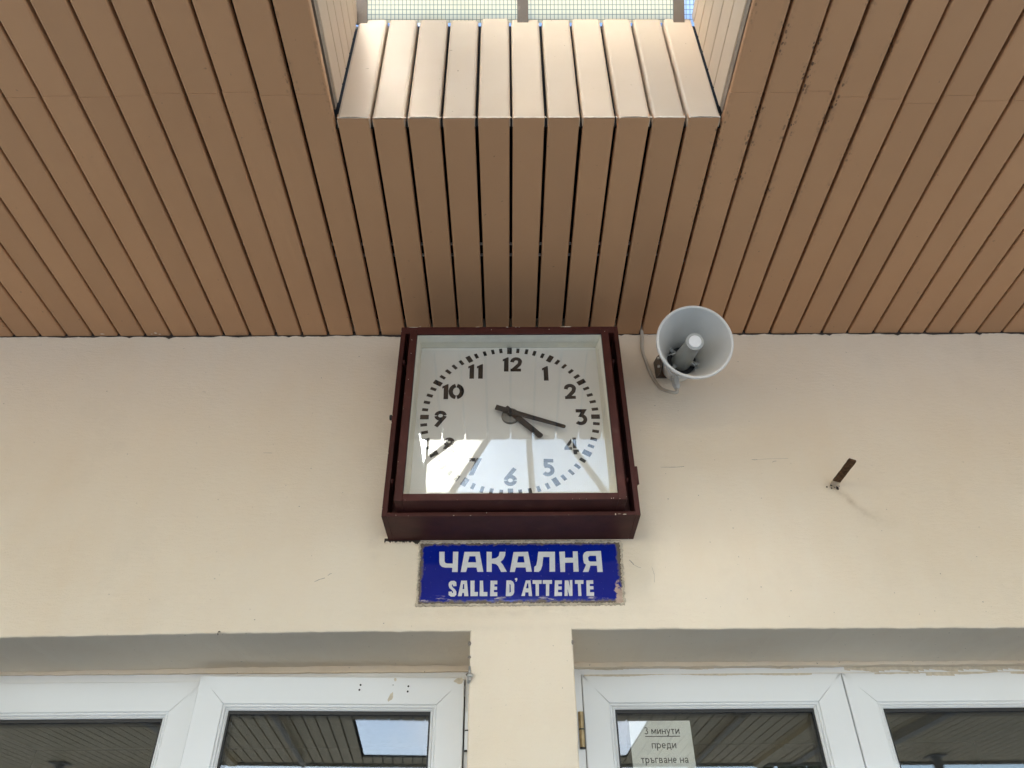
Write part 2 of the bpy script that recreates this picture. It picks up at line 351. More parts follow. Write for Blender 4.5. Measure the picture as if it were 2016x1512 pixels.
SIGN_TOP = [[(-0.2103,0.9819),(-0.1941,0.9818),(-0.1926,0.9498),(-0.1894,0.9442),(-0.183,0.9426),(-0.167,0.9425),(-0.1677,0.9817),(-0.1512,0.9815),(-0.1511,0.9153),(-0.1681,0.9154),(-0.1679,0.9291),(-0.1899,0.9297),(-0.2,0.9325),(-0.2063,0.9392),(-0.2086,0.9479)],[(-0.1319,0.981),(-0.0848,0.9807),(-0.0725,0.9152),(-0.0903,0.9153),(-0.0936,0.9294),(-0.1218,0.9296),(-0.1251,0.9151),(-0.1414,0.9152)],[(-0.1161,0.9664),(-0.0977,0.9663),(-0.0947,0.946),(-0.1201,0.9461)],[(-0.063,0.981),(-0.0471,0.98),(-0.0469,0.9576),(-0.0334,0.9595),(-0.0252,0.9666),(-0.0222,0.9803),(-0.0041,0.9802),(-0.0057,0.9673),(-0.011,0.9553),(-0.0199,0.9471),(-0.0125,0.9379),(-0.0003,0.9151),(-0.0177,0.9144),(-0.0274,0.9341),(-0.0334,0.94),(-0.0468,0.9425),(-0.0466,0.9146),(-0.0622,0.9155)],[(0.0207,0.9792),(0.066,0.9801),(0.0765,0.9145),(0.0594,0.9146),(0.0575,0.9284),(0.0277,0.9286),(0.0238,0.9141),(0.009,0.9142)],[(0.0356,0.9654),(0.0522,0.9653),(0.0548,0.9446),(0.0316,0.9447)],[(0.0981,0.9799),(0.1498,0.9795),(0.1477,0.914),(0.1306,0.9142),(0.1325,0.9624),(0.113,0.9625),(0.109,0.9339),(0.1041,0.9202),(0.0972,0.9136),(0.0832,0.9145),(0.0843,0.9301),(0.0904,0.9348),(0.0938,0.9499)],[(0.1633,0.9794),(0.1807,0.9801),(0.1804,0.9592),(0.2052,0.9591),(0.2057,0.9804),(0.2208,0.9803),(0.22,0.9136),(0.2041,0.9137),(0.2051,0.9435),(0.1796,0.9429),(0.1781,0.9131),(0.164,0.9132)],[(0.2491,0.9801),(0.2934,0.9814),(0.2938,0.9123),(0.2775,0.9124),(0.2775,0.9328),(0.2574,0.9329),(0.25,0.9126),(0.2329,0.9127),(0.2442,0.9362),(0.2379,0.9417),(0.2363,0.9521),(0.2369,0.9669),(0.2412,0.9757)],[(0.2575,0.9655),(0.2771,0.9654),(0.2771,0.9462),(0.2569,0.9464),(0.2526,0.9496),(0.2518,0.96)]]
SIGN_BOTTOM = [[(-0.1524,0.8706),(-0.1626,0.8699),(-0.1643,0.8753),(-0.1665,0.8761),(-0.167,0.8707),(-0.1632,0.8654),(-0.1564,0.8593),(-0.1525,0.8524),(-0.1525,0.8434),(-0.1577,0.8378),(-0.1686,0.8379),(-0.1754,0.8428),(-0.1761,0.8526),(-0.1663,0.8533),(-0.1654,0.8488),(-0.1625,0.8487),(-0.1623,0.8525),(-0.1665,0.8578),(-0.1741,0.8647),(-0.177,0.8723),(-0.1763,0.8807),(-0.1706,0.8864),(-0.1604,0.8871),(-0.1543,0.8829)],[(-0.139,0.8874),(-0.1218,0.8872),(-0.116,0.8387),(-0.1284,0.8387),(-0.1298,0.8493),(-0.1345,0.8493),(-0.136,0.8388),(-0.1476,0.8389)],[(-0.1332,0.8766),(-0.1295,0.8766),(-0.129,0.8606),(-0.1342,0.8606)],[(-0.1111,0.8872),(-0.0986,0.8871),(-0.0978,0.8513),(-0.0876,0.8512),(-0.0881,0.8385),(-0.1099,0.8386)],[(-0.0824,0.887),(-0.0728,0.8869),(-0.0708,0.8511),(-0.0592,0.851),(-0.059,0.8383),(-0.0823,0.8384)],[(-0.05,0.8867),(-0.0294,0.8866),(-0.0294,0.8751),(-0.0382,0.8752),(-0.0382,0.8675),(-0.0301,0.8675),(-0.0301,0.8576),(-0.0396,0.8577),(-0.0395,0.8501),(-0.0293,0.8501),(-0.0293,0.8381),(-0.0511,0.8382)],[(-0.0015,0.8872),(0.0118,0.8871),(0.0184,0.8832),(0.0219,0.8744),(0.0217,0.8497),(0.018,0.8415),(0.0114,0.8378),(-0.0039,0.8379)],[(0.0076,0.8756),(0.0109,0.8741),(0.0115,0.8505),(0.0075,0.8483)],[(0.0244,0.8939),(0.031,0.8947),(0.0317,0.8896),(0.0286,0.8831),(0.0257,0.8839),(0.0276,0.8881),(0.0243,0.8885)],[(0.0574,0.8868),(0.0714,0.8867),(0.0753,0.8373),(0.0652,0.8381),(0.0647,0.8494),(0.0552,0.8495),(0.0535,0.8382),(0.043,0.8383)],[(0.0613,0.8775),(0.0646,0.8775),(0.065,0.8615),(0.0576,0.8616)],[(0.078,0.8874),(0.1053,0.8872),(0.1049,0.8757),(0.0968,0.8758),(0.0957,0.8379),(0.0862,0.838),(0.0866,0.8758),(0.0777,0.8759)],[(0.109,0.8872),(0.1369,0.887),(0.1365,0.8755),(0.1284,0.8756),(0.1262,0.8377),(0.1168,0.8378),(0.1181,0.8756),(0.1086,0.8757)],[(0.1457,0.8862),(0.1671,0.886),(0.1665,0.8745),(0.1555,0.8746),(0.1552,0.867),(0.1654,0.8669),(0.165,0.857),(0.154,0.8571),(0.1536,0.8488),(0.1653,0.8487),(0.1647,0.8375),(0.1422,0.8376)],[(0.1759,0.886),(0.187,0.8859),(0.1908,0.8614),(0.1907,0.8866),(0.1988,0.8866),(0.1967,0.8372),(0.1873,0.8373),(0.1827,0.8599),(0.1822,0.8373),(0.1727,0.8374)],[(0.2069,0.8865),(0.2327,0.8863),(0.2319,0.8748),(0.2239,0.8749),(0.2236,0.837),(0.2142,0.8371),(0.215,0.875),(0.2062,0.875)],[(0.2415,0.8855),(0.2622,0.8861),(0.262,0.8746),(0.251,0.8747),(0.2505,0.8671),(0.2615,0.867),(0.2615,0.8571),(0.2505,0.8572),(0.2499,0.8481),(0.2623,0.8481),(0.2614,0.8368),(0.2389,0.8369)]]
# ================================================================== setting
m = MB(); m.poly([(-150, -9.6, GND-.35), (150, -9.6, GND-.35), (150, -400, GND-.35), (-150, -400, GND-.35)])
tag(m.build('ground', 'gravel'), None, None, kind='structure')
m = MB(); m.box(-150, 150, -9.6, .6, GND-.6, GND); tag(m.build('platform', 'paving'), None, None, kind='structure')

# ------------------------------------------------------------------ station wall
def lin(x, pts):
    for (a, za), (b, zb) in zip(pts, pts[1:]):
        if x <= b: return za + (zb-za)*(x-a)/(b-a)
    return pts[-1][1]
ZL = [(-1.95, .7215), (-1.47, .7266), (-.842, .7339), (-.443, .7362), (-.1077, .7346)]
ZR = [(.1897, .7384), (.747, .736), (1.52, .7335), (2.02, .733)]
XL0, XL1, XR0, XR1 = -1.92, -.1075, .1895, 2.01
def wob(k=.0012): return R_.uniform(-k, k)
def lintel(x0, x1, pts, n):
    return [(x0+(x1-x0)*i/n, lin(x0+(x1-x0)*i/n, pts) + (wob(.0012) if 0 < i < n else 0)) for i in range(n+1)]
def jamb(x, z0, z1, n): return [(x + (wob(.0012) if 0 < i < n else 0), z0+(z1-z0)*i/n) for i in range(n+1)]
zL0, zL1, zR0, zR1 = ZL[0][1], ZL[-1][1], ZR[0][1], ZR[-1][1]
outline = [(-9, GND)] + jamb(XL0, GND, zL0, 10)[:-1] + lintel(XL0, XL1, ZL, 70) + jamb(XL1, zL1, GND, 50)[1:] \
    + jamb(XR0, GND, zR0, 50)[:-1] + lintel(XR0, XR1, ZR, 76) + jamb(XR1, zR1, GND, 10)[1:] + [(9, GND), (9, CEIL+.5), (-9, CEIL+.5)]
m = MB()
# front arris is eased: three loops - front inset is approximated by a small set-back of the opening edge
def loop(y, grow):
    out = []
    for i, (x, z) in enumerate(outline):
        dx = dz = 0
        if -8.9 < x < 8.9 and z < 1:
            if abs(x-XL0) < .004: dx = grow
            if abs(x-XL1) < .004: dx = -grow
            if abs(x-XR0) < .004: dx = grow
            if abs(x-XR1) < .004: dx = -grow
            if z > .71: dz = -grow
        out.append((x+dx*-1, y, z+dz*-1))
    return out
l0, l1, l2, l3 = loop(0, .0045), loop(.0016, .0014), loop(.0050, 0), loop(.44, 0)
m.prism(l0, l1, caps=False); m.prism(l1, l2, caps=False); m.prism(l2, l3, caps=False)
m.poly(l0); m.poly(list(reversed(l3)))
# plaster fillets that close the gap above the door frames
def fillet(x0, x1, y, zb, n, zt):
    top = [(x0+(x1-x0)*i/n, y+wob(.002), zt) for i in range(n+1)]; bot = [(x0+(x1-x0)*i/n, y+wob(.0012), zb+wob(.0016)) for i in range(n+1)]
    bk = [(x0+(x1-x0)*i/n, y+.08, zb+.001) for i in range(n+1)]
    for i in range(n):
        m.poly([bot[i], bot[i+1], top[i+1], top[i]]); m.poly([bk[i], bk[i+1], bot[i+1], bot[i]])
fillet(XL0, XL1, .332, .7165, 60, .745); fillet(XR0, XR1, .318, .7235, 60, .748)
# dark, broken caulk line and torn paint edge where the wall meets the soffit
n = 520; xs = [-3.6+7.2*i/n for i in range(n+1)]
lo = []
d = .004
for i in range(n+1):
    d += R_.gauss(0, .0015); d = min(.012, max(.0015, d + (.0052-d)*.12)); lo.append(d + (R_.random() < .05)*R_.uniform(.002, .008))
for i in range(n):
    m.poly([(xs[i], -.0012, CEIL-lo[i]), (xs[i+1], -.0012, CEIL-lo[i+1]), (xs[i+1], -.0012, CEIL+.02), (xs[i], -.0012, CEIL+.02)], 1)
pr = [(x, -.0004-.0030*R_.random(), CEIL-a-.0005, CEIL-a-R_.uniform(.004, .011)) for x, a in zip(xs, lo)]
for a, b in zip(pr, pr[1:]):
    m.poly([(a[0], a[1], a[2]), (b[0], b[1], b[2]), (b[0], -.0002, b[3]), (a[0], -.0002, a[3])], 2)
    m.poly([(a[0], a[1], a[2]), (b[0], b[1], b[2]), (b[0], .0, b[2]+.0005), (a[0], .0, a[2]+.0005)], 2)
# hairline cracks, scuffs and chipped spots
def crack(pts, w, mi=3):
    for (x0, z0), (x1, z1) in zip(pts, pts[1:]):
        q = Vector((x1-x0, z1-z0)); nn = Vector((-q.y, q.x)).normalized()*w/2
        m.poly([(x0-nn.x*.6, -.0007, z0-nn.y*.6), (x1-nn.x, -.0007, z1-nn.y), (x1+nn.x, -.0007, z1+nn.y), (x0+nn.x*.6, -.0007, z0+nn.y*.6)], mi)
crack([(.834, 1.3127), (.846, 1.3120), (.853, 1.3124)], .0016); crack([(.853, 1.3127), (.90, 1.316), (.96, 1.317)], .0007)
crack([(.902, 1.302), (.911, 1.3065), (.916, 1.306)], .0014)
crack([(-.586, .889), (-.572, .896), (-.556, .901)], .0015); crack([(-.548, .9085), (-.542, .9138), (-.537, .915)], .0014)
crack([(.380, .953), (.388, .944), (.392, .9375)], .0022); crack([(.392, .9375), (.404, .93), (.413, .927)], .0009)
crack([(.447, .93), (.452, .905), (.449, .88)], .0007); crack([(.52, 1.285), (.57, 1.2845), (.60, 1.287)], .0013)
crack([(-.83, 1.35), (-.80, 1.349)], .0010); crack([(-1.1, 1.61), (-1.088, 1.609)], .0012)
for _ in range(60):
    x, z, r = R_.uniform(-1.5, 1.5), R_.uniform(.75, 1.84), R_.uniform(.0006, .0018)
    if -.42 < x < .45 and z > .8: continue
    m.poly([(x+r*R_.uniform(.6, 1.4)*math.cos(t), -.0006, z+r*R_.uniform(.5, 1.2)*math.sin(t)) for t in (0, 1.1, 2.2, 3.2, 4.2, 5.3)], 3)
# chips along the lintel and pillar arrises
for x, z in ((-.112, .612), (-.1085, .66), (-.109, .70), (.1895, .70)):
    r = .006
    m.poly([(x+r*R_.uniform(.5, 1)*math.cos(t), -.0008, z+1.5*r*R_.uniform(.5, 1)*math.sin(t)) for t in (0, 1.1, 2.2, 3.2, 4.2, 5.3)], 3)
# crumbled render below the clock, left of the sign
prev = None
for k in range(40):
    x = -.386+.114*k/39; cur = (x, 1.0165+R_.uniform(-.003, .003)-.010*max(0, (x+.30)/.03)*(x > -.30), 1.0125+R_.uniform(-.003, .002)-.010*max(0, (x+.30)/.03)*(x > -.30))
    if prev:
        m.poly([(prev[0], -.0011, prev[1]), (x, -.0011, cur[1]), (x, -.0011, 1.03), (prev[0], -.0011, 1.03)], 1)
        m.poly([(prev[0], -.0042, prev[1]), (x, -.0042, cur[1]), (x, -.0004, cur[2]), (prev[0], -.0004, prev[2])], 2)
    prev = cur
wall = m.build('station_wall', ['wall', 'caulk', 'ridge', 'crack'])
tag(wall, 'cream painted plaster wall of the station with two deep door recesses', 'wall')
# ------------------------------------------------------------------ dim waiting room behind the doors
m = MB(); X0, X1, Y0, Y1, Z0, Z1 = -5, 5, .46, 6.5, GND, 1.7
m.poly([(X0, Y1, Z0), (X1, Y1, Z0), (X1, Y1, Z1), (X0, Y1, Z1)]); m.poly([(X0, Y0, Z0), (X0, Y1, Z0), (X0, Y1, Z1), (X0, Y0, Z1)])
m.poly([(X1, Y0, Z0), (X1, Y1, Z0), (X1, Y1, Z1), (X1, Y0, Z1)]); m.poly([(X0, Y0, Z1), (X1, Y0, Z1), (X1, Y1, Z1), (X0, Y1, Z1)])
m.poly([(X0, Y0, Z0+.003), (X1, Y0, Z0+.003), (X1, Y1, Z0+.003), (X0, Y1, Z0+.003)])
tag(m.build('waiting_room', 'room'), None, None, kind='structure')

# ------------------------------------------------------------------ canopy with slatted soffit
canopy = thing('canopy', 'platform canopy with a brown soffit of narrow boards and dark joints', 'canopy', (0, -3.9, CEIL))
def slat(mb, x0, x1, y0, y1, z, dep=.024, r=.0052):
    pr = [(x0, z+dep), (x0, z+r), (x0+r*.3, z+r*.3), (x0+r, z), (x1-r, z), (x1-r*.3, z+r*.3), (x1, z+r), (x1, z+dep)]
    th = .0015
    inner = [(x1-th, z+dep), (x1-th, z+r), (x1-r, z+th), (x0+r, z+th), (x0+th, z+r), (x0+th, z+dep)]
    mb.extr(pr+inner, 'y', y0, y1)
GAP = .0092
sof = MB(); fine = MB()
for i in range(-62, 63):
    xa, xb = G0+i*P+GAP/2, G0+(i+1)*P-GAP/2
    xa += R_.uniform(-.0008, .0008); xb += R_.uniform(-.0008, .0008)
    zj = R_.uniform(0, .0016)
    insky = -5 <= i <= 5
    if insky:
        slat(sof, xa, xb, -.0025, SKY0+.0016+R_.uniform(-.0008, .0008), CEIL+zj)
        slat(sof, xa, xb, SKY1-.012, -4.0, CEIL+zj)
    else:
        ys = -1.012 + R_.uniform(-.012, .012) + (.02 if i > 8 else 0)*R_.random()
        slat(sof, xa, xb, -.0025, ys, CEIL+zj)
        slat(sof, xa+R_.uniform(-.0012, .0012), xb+R_.uniform(-.0012, .0012), ys-.0004, -4.0, CEIL+zj+.0012)
o = sof.build('soffit', 'slat', canopy, mat=at(canopy))
fl = MB()
for x, y, w, d_ in ((-1.540, -.016, .022, .007), (-1.352, -.014, .010, .006), (-1.335, -.020, .014, .010), (-1.322, -.013, .012, .006), (-.325, -.052, .012, .006), (.60, -.010, .010, .004)):
    fl.poly([(x+w/2*R_.uniform(.5, 1.05)*math.cos(t), y+d_/2*R_.uniform(.5, 1.05)*math.sin(t), CEIL-.0006) for t in (0, .7, 1.4, 2.1, 2.8, 3.5, 4.2, 5, 5.6)])
fl.build('paint_flakes', 'ridge', canopy, mat=at(canopy))
out = MB()
OX0, OX1, OY0, OY1 = -.95, 1.47, -5.5, -7.45
for i in range(-60, 60):
    xa, xb = i*.125+.008, (i+1)*.125-.008
    parts = [(-4.01, -7.8)]
    if xb > OX0 and xa < OX1: parts = [(-4.01, OY0), (OY1, -7.8)]
    for a, b in parts: out.box(xa, xb, b, a, CEIL+.004, CEIL+.02)
out.build('outer_soffit', 'outer', canopy, mat=at(canopy))
for x0, x1, ya, yb in ((-3, .57, -.3885, -.4395), (.57, .67, -.358, -.409), (.67, 3, -.283, -.335)):
    for y in (ya, yb):
        rail = MB(); rail.box(x0, x1-.001, y-.0035, y+.0035, CEIL+.027, CEIL+.034); rail.build('carrier_rail', 'rail', canopy, mat=at(canopy))
# dark deck above the soffit, open over the skylight and over the outer light well
deck = MB(); ZD = CEIL+.085; ZT = CEIL+.13
def deckbox(x0, x1, y0, y1): deck.box(x0, x1, y0, y1, ZD, ZT)
deckbox(-7.6, 7.6, SKY0+.034, .0); deckbox(-7.6, SX0-.034, SKY1-.034, SKY0+.034); deckbox(SX1+.034, 7.6, SKY1-.034, SKY0+.034)
deckbox(-7.6, 7.6, -4.05, SKY1-.034); ZD, ZT = CEIL+.024, CEIL+.040
deckbox(-7.6, 7.6, -5.52, -4.05); deckbox(-7.6, OX0-.03, -7.44, -5.52); deckbox(OX1+.03, 7.6, -7.44, -5.52); deckbox(-7.6, 7.6, -7.83, -7.44)
deck.build('roof_deck', 'void', canopy, mat=at(canopy))
fas = MB(); fas.box(-7.6, 7.6, -7.87, -7.83, CEIL-.03, CEIL+.06)
fas.build('fascia', 'fascia', canopy, mat=at(canopy))
for x, ya, yb, h in ((-2.62, -7.8, -4.05, .05), (-2.95, -7.8, -4.05, .02), (-3.6, -7.8, -4.05, .08), (3.25, -7.8, -4.05, .05), (3.75, -7.8, -4.05, .02), (4.4, -7.8, -4.05, .08)):
    bm_ = MB(); bm_.box(x-.05, x+.05, ya, yb, CEIL-h, CEIL+.003); bm_.build('beam', 'outer' if h == .05 else 'fascia', canopy, mat=at(canopy))
for x, y0, y1 in ((-1.72, -7.6, -4.6), (2.35, -7.7, -5.0)):
    pp = MB(); pp.tube([(x, y0, CEIL-.06), (x, y1, CEIL-.06)], .03, 12)
    for y in (y0+.3, y1-.3): pp.box(x-.01, x+.01, y-.01, y+.01, CEIL-.06, CEIL+.004)
    pp.build('conduit', 'fascia', canopy, True, mat=at(canopy))
for s in (-1, 1):
    ends = MB(); ends.box(s*7.63-.03, s*7.63+.03, -7.87, 0, CEIL-.03, CEIL+.1); ends.build('end_board', 'fascia', canopy, mat=at(canopy))
for k, x in enumerate((-5.6, 5.4)):
    pst = MB(); pst.tube([(x, -7.4, GND), (x, -7.4, CEIL-.02)], .06, 20); pst.box(x-.13, x+.13, -7.53, -7.27, GND, GND+.015); pst.box(x-.1, x+.1, -7.5, -7.3, CEIL-.02, CEIL)
    tag(pst.build('canopy_post', 'post', None, True), 'grey round steel post under the canopy edge on the ' + ('left' if k == 0 else 'right'), 'post', 'steel posts of the canopy')

# ------------------------------------------------------------------ skylight: boarded shaft with a wired-glass lantern on top
skyl = thing('skylight', 'square skylight shaft lined with tan boards under wired glass', 'skylight', ((SX0+SX1)/2, (SKY0+SKY1)/2, CEIL))
SZ1 = 2.432
def vslat(mb, x0, x1, yf, z0, z1, s, dep=.03, r=.0085):
    """upright board whose face looks along s*(-y)"""
    pr = [(x0, yf+s*dep), (x0, yf+s*r), (x0+r*.3, yf+s*r*.3), (x0+r, yf), (x1-r, yf), (x1-r*.3, yf+s*r*.3), (x1, yf+s*r), (x1, yf+s*dep)]
    mb.extr(pr, 'z', z0, z1)
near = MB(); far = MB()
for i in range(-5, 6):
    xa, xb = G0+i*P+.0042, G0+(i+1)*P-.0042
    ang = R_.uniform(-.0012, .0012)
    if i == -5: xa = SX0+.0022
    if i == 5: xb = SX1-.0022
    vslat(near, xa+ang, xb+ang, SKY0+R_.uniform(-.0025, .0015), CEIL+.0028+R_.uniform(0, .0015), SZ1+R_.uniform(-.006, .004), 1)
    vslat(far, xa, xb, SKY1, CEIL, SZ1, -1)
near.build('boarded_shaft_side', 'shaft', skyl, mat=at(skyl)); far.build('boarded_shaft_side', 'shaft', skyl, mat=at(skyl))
for s, X in ((-1, SX0), (1, SX1)):
    side = MB(); zz = [1.9455 if s < 0 else 1.9244]
    zz += [2.0446, 2.1288, 2.2169, 2.3015, 2.3929] if s < 0 else [2.0256, 2.1233, 2.2255, 2.3147, 2.40]
    zz += [2.452]
    for a, b in zip(zz, zz[1:]):
        dep, r = .022, .004; za, zb = a+.0016, b-.0016
        pr = [(X+s*dep, za), (X+s*r, za), (X+s*r*.3, za+r*.3), (X, za+r), (X, zb-r), (X+s*r*.3, zb-r*.3), (X+s*r, zb), (X+s*dep, zb)]
        # outline lies in x-z, extruded along y
        side.extr(pr, 'y', SKY1, SKY0-.004)
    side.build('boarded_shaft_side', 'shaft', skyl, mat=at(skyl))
    tr = MB(); tr.box(min(X+s*.002, X+s*.020), max(X+s*.002, X+s*.020), SKY1, SKY0-.004, zz[0]-.030, zz[0]-.001)
    tr.build('edge_trim', 'frame_brown', skyl, mat=at(skyl))
back = MB(); back.box(SX0-.03, SX1+.03, SKY0+.0325, SKY0+.04, CEIL+.01, SZ1+.02); back.box(SX0-.03, SX1+.03, SKY1-.04, SKY1-.0325, CEIL+.01, SZ1+.02)
back.box(SX0-.036, SX0-.029, SKY1, SKY0, CEIL+.01, SZ1+.02); back.box(SX1+.029, SX1+.036, SKY1, SKY0, CEIL+.01, SZ1+.02)
back.build('shaft_casing', 'void', skyl, mat=at(skyl))
# torn paint and filler along the lower edge of the bright boards
rg = MB()
for i in range(-5, 6):
    xa, xb = G0+i*P+.006, G0+(i+1)*P-.006; n = 14; prev = None
    for k in range(n+1):
        x = xa+(xb-xa)*k/n; t0 = CEIL+.0032+R_.uniform(-.0005, .0015)*(2 if R_.random() < .2 else 1); t1 = CEIL+.0004-R_.uniform(0, .0015)
        if prev: rg.poly([(prev[0], SKY0-.0022, prev[2]), (x, SKY0-.0022, t1), (x, SKY0-.0028, t0), (prev[0], SKY0-.0028, prev[1])])
        prev = (x, t0, t1)
    if R_.random() < .8:
        for s in range(3):
            c = (xb+.004+R_.uniform(-.003, .003), CEIL+.001+R_.uniform(-.003, .003)); r = R_.uniform(.0015, .0035)
            rg.poly([(c[0]+r*R_.uniform(.5, 1)*math.cos(t), SKY0-.003-.0002*s, c[1]+r*R_.uniform(.5, 1)*math.sin(t)) for t in (0, 1.1, 2.2, 3.2, 4.2, 5.3)])
rg.build('torn_paint', 'ridge', skyl, mat=at(skyl))
dk = MB()
for i in (-5, -3, 3, 5):
    xa, xb = G0+i*P+.006, G0+(i+1)*P-.02*R_.random()-.006; n = 10; prev = None
    for k in range(n+1):
        x = xa+(xb-xa)*k/n; e = .0022*math.sin(math.pi*k/n)+R_.uniform(0, .0006)
        if prev: dk.poly([(prev[0], SKY0-.0032, CEIL+.0002), (x, SKY0-.0032, CEIL+.0002), (x, SKY0-.0032, CEIL+.0002+e), (prev[0], SKY0-.0032, CEIL+.0002+prev[1])])
        prev = (x, e)
dk.build('open_joint', 'void', skyl, mat=at(skyl))
def pane(pts, name='wired_pane', mat='pane'):
    """single wired sheet 5 mm thick with metric UVs"""
    pts = [Vector(p) for p in pts]; nrm = (pts[1]-pts[0]).cross(pts[2]-pts[0]).normalized()
    U = Vector((1, 0, 0)) if abs(nrm.x) < .8 else Vector((0, 1, 0)); U = (U - nrm*U.dot(nrm)).normalized(); V = nrm.cross(U)
    me = bpy.data.meshes.new(name); me.from_pydata([tuple(p) for p in pts], [], [tuple(range(len(pts)))])
    uv = me.uv_layers.new(name='UVMap')
    for li, p in enumerate(pts): uv.data[li].uv = (p.dot(U)+.4, p.dot(V)+.4)
    me.materials.append(MAT[mat]); o = bpy.data.objects.new(name, me); scene.collection.objects.link(o); o.parent = skyl; o.matrix_local = at(skyl)
    return o
def bar(pts, w, name='glazing_bar'):
    b = MB()
    for a, c in zip(pts, pts[1:]):
        b.tube([a, c], w, 4)
    return b.build(name, 'frame_brown', skyl, mat=at(skyl))
Y2, Z2 = -1.48, 3.22
E0 = (SKY0-.004, SZ1+.008)
def NS(x, t): return (x, E0[0]+(Y2-E0[0])*t, E0[1]+(Z2-E0[1])*t)
barx = [-.4668, .0600, .5730]
for a, b in ((SX0-.03, barx[0]), (barx[0], barx[1]), (barx[1], barx[2]), (barx[2], SX1+.03)):
    pane([NS(a, -.02), NS(b, -.02), NS(b, 1), NS(a, 1)], mat='pane_clear' if a == barx[2] else 'pane')
for x in barx:
    b = MB(); d = Vector((0, Y2-E0[0], Z2-E0[1])).normalized(); nn = Vector((0, d.z, -d.y))
    w = .0180; c0, c1 = Vector(NS(x, -.03)), Vector(NS(x, 1))
    q = [(-w, -.012), (w, -.012), (w, -.004), (-w, -.004)]
    b.prism([c0+Vector((a, 0, 0))-nn*k*-1 for a, k in q], [c1+Vector((a, 0, 0))-nn*k*-1 for a, k in q]); b.build('glazing_bar', 'frame_brown', skyl, mat=at(skyl))
pane([(SX0-.03, Y2, Z2), (SX1+.03, Y2, Z2), (SX1+.03, SKY1-.03, Z2), (SX0-.03, SKY1-.03, Z2)], mat='pane_sun')
for X in (SX0-.03, SX1+.03):
    pane([(X, E0[0]+.02, SZ1), (X, Y2, Z2), (X, SKY1-.03, Z2), (X, SKY1-.03, SZ1)], mat='pane_clear')
# fan of glazing bars in the outer end wall
YF = SKY1-.028; AP = (.135, 3.36)
fx = [-6.0, -.335, -.118, .146, .385, 6.0]
def fan(x286, z): return AP[0] + (x286-AP[0])*(AP[1]-z)/(AP[1]-2.86)
edge = [SX0-.03] + [None]*0
zl, zh = SZ1, Z2
cols = []
lines = [(-9, None)] + [(k, None) for k in fx[1:-1]] + [(9, None)]
def clampx(v): return max(SX0-.03, min(SX1+.03, v))
xs_ = fx
for a, b, mt in zip(xs_, xs_[1:], ('pane_sun', 'pane_sun', 'pane_skyblue', 'pane_skyblue', 'pane_skyblue')):
    pane([(clampx(fan(a, zl)), YF, zl), (clampx(fan(b, zl)), YF, zl), (clampx(fan(b, zh)), YF, zh), (clampx(fan(a, zh)), YF, zh)], mat=mt)
for x in fx[1:-1]:
    b = MB(); w = .019
    p0, p1 = (fan(x, zl), zl), (fan(x, zh), zh)
    b.prism([(p0[0]-w, YF+.006, p0[1]), (p0[0]+w, YF+.006, p0[1]), (p0[0]+w, YF+.03, p0[1]), (p0[0]-w, YF+.03, p0[1])],
            [(p1[0]-w, YF+.006, p1[1]), (p1[0]+w, YF+.006, p1[1]), (p1[0]+w, YF+.03, p1[1]), (p1[0]-w, YF+.03, p1[1])])
    b.build('glazing_bar', 'frame_brown', skyl, mat=at(skyl))
for pts in ([(SX0-.03, Y2, Z2), (SX1+.03, Y2, Z2)], [(SX0-.03, YF, Z2), (SX1+.03, YF, Z2)], [(SX0-.03, Y2, Z2), (SX0-.03, YF, Z2)], [(SX1+.03, Y2, Z2), (SX1+.03, YF, Z2)],
            [(SX0-.03, YF, SZ1), (SX0-.03, YF, Z2)], [(SX1+.03, YF, SZ1), (SX1+.03, YF, Z2)], [(SX0-.03, E0[0], SZ1), (SX0-.03, Y2, Z2)], [(SX1+.03, E0[0], SZ1), (SX1+.03, Y2, Z2)]):
    bar(pts, .016, 'lantern_frame')

# ================================================================== wall clock
CX, CZ = .0125, 1.389
clock = thing('wall_clock', 'square maroon wall clock with white dial, hands near twenty past four', 'clock', (CX, 0, 1.02))
K = at(clock)
CB, CT, CLX, CRX = 1.0225, 1.771, -.3735, .4005
RIM = -.1666
m = MB()
# box sides: outer shell with a stepped front rim, open in front
def ring(mb, o, i, y0, y1):
    (ox0, ox1, oz0, oz1), (ix0, ix1, iz0, iz1) = o, i
    mb.box(ox0, ix0, y0, y1, oz0, oz1); mb.box(ix1, ox1, y0, y1, oz0, oz1); mb.box(ix0, ix1, y0, y1, oz0, iz0); mb.box(ix0, ix1, y0, y1, iz1, oz1)
ring(m, (CLX, CRX, CB, CT), (CLX+.017, CRX-.016, CB+.013, CT-.030), RIM, -.0005)
m.box(CLX+.017, CRX-.016, -.09, -.085, CB+.013, CT-.030)
case = m.build('case', 'clockbrown', clock, mat=K, bevel=.0018)
m = MB()                                  # loose, knocked corner grain of the right cheek
for k in range(5):
    z = 1.03+.006*k; m.box(CRX-.0002, CRX+.0012+.001*R_.random(), -.155+.012*k, -.12+.02*k, z, z+.003)
m.build('splintered_edge', 'clockbrown', clock, mat=K)
FX0, FX1, FZ0, FZ1 = -.3305, .3545, 1.043, 1.7075
GX0, GX1, GZ0, GZ1 = -.3062, .3298, 1.066, 1.6865
FY = -.2265
m = MB(); ring(m, (FX0, FX1, FZ0, FZ1), (GX0, GX1, GZ0, GZ1), FY, -.10)
m.build('glazed_door_frame', 'clockbrown', clock, mat=K, bevel=.0022)
m = MB()                                  # cream liner between glass and dial
DY = -.1525
m.poly([(GX0+.0015, FY+.006, GZ1-.0012), (GX1-.0015, FY+.006, GZ1-.0012), (GX1-.010, DY, GZ1-.0008), (GX0+.008, DY, GZ1-.0008)])
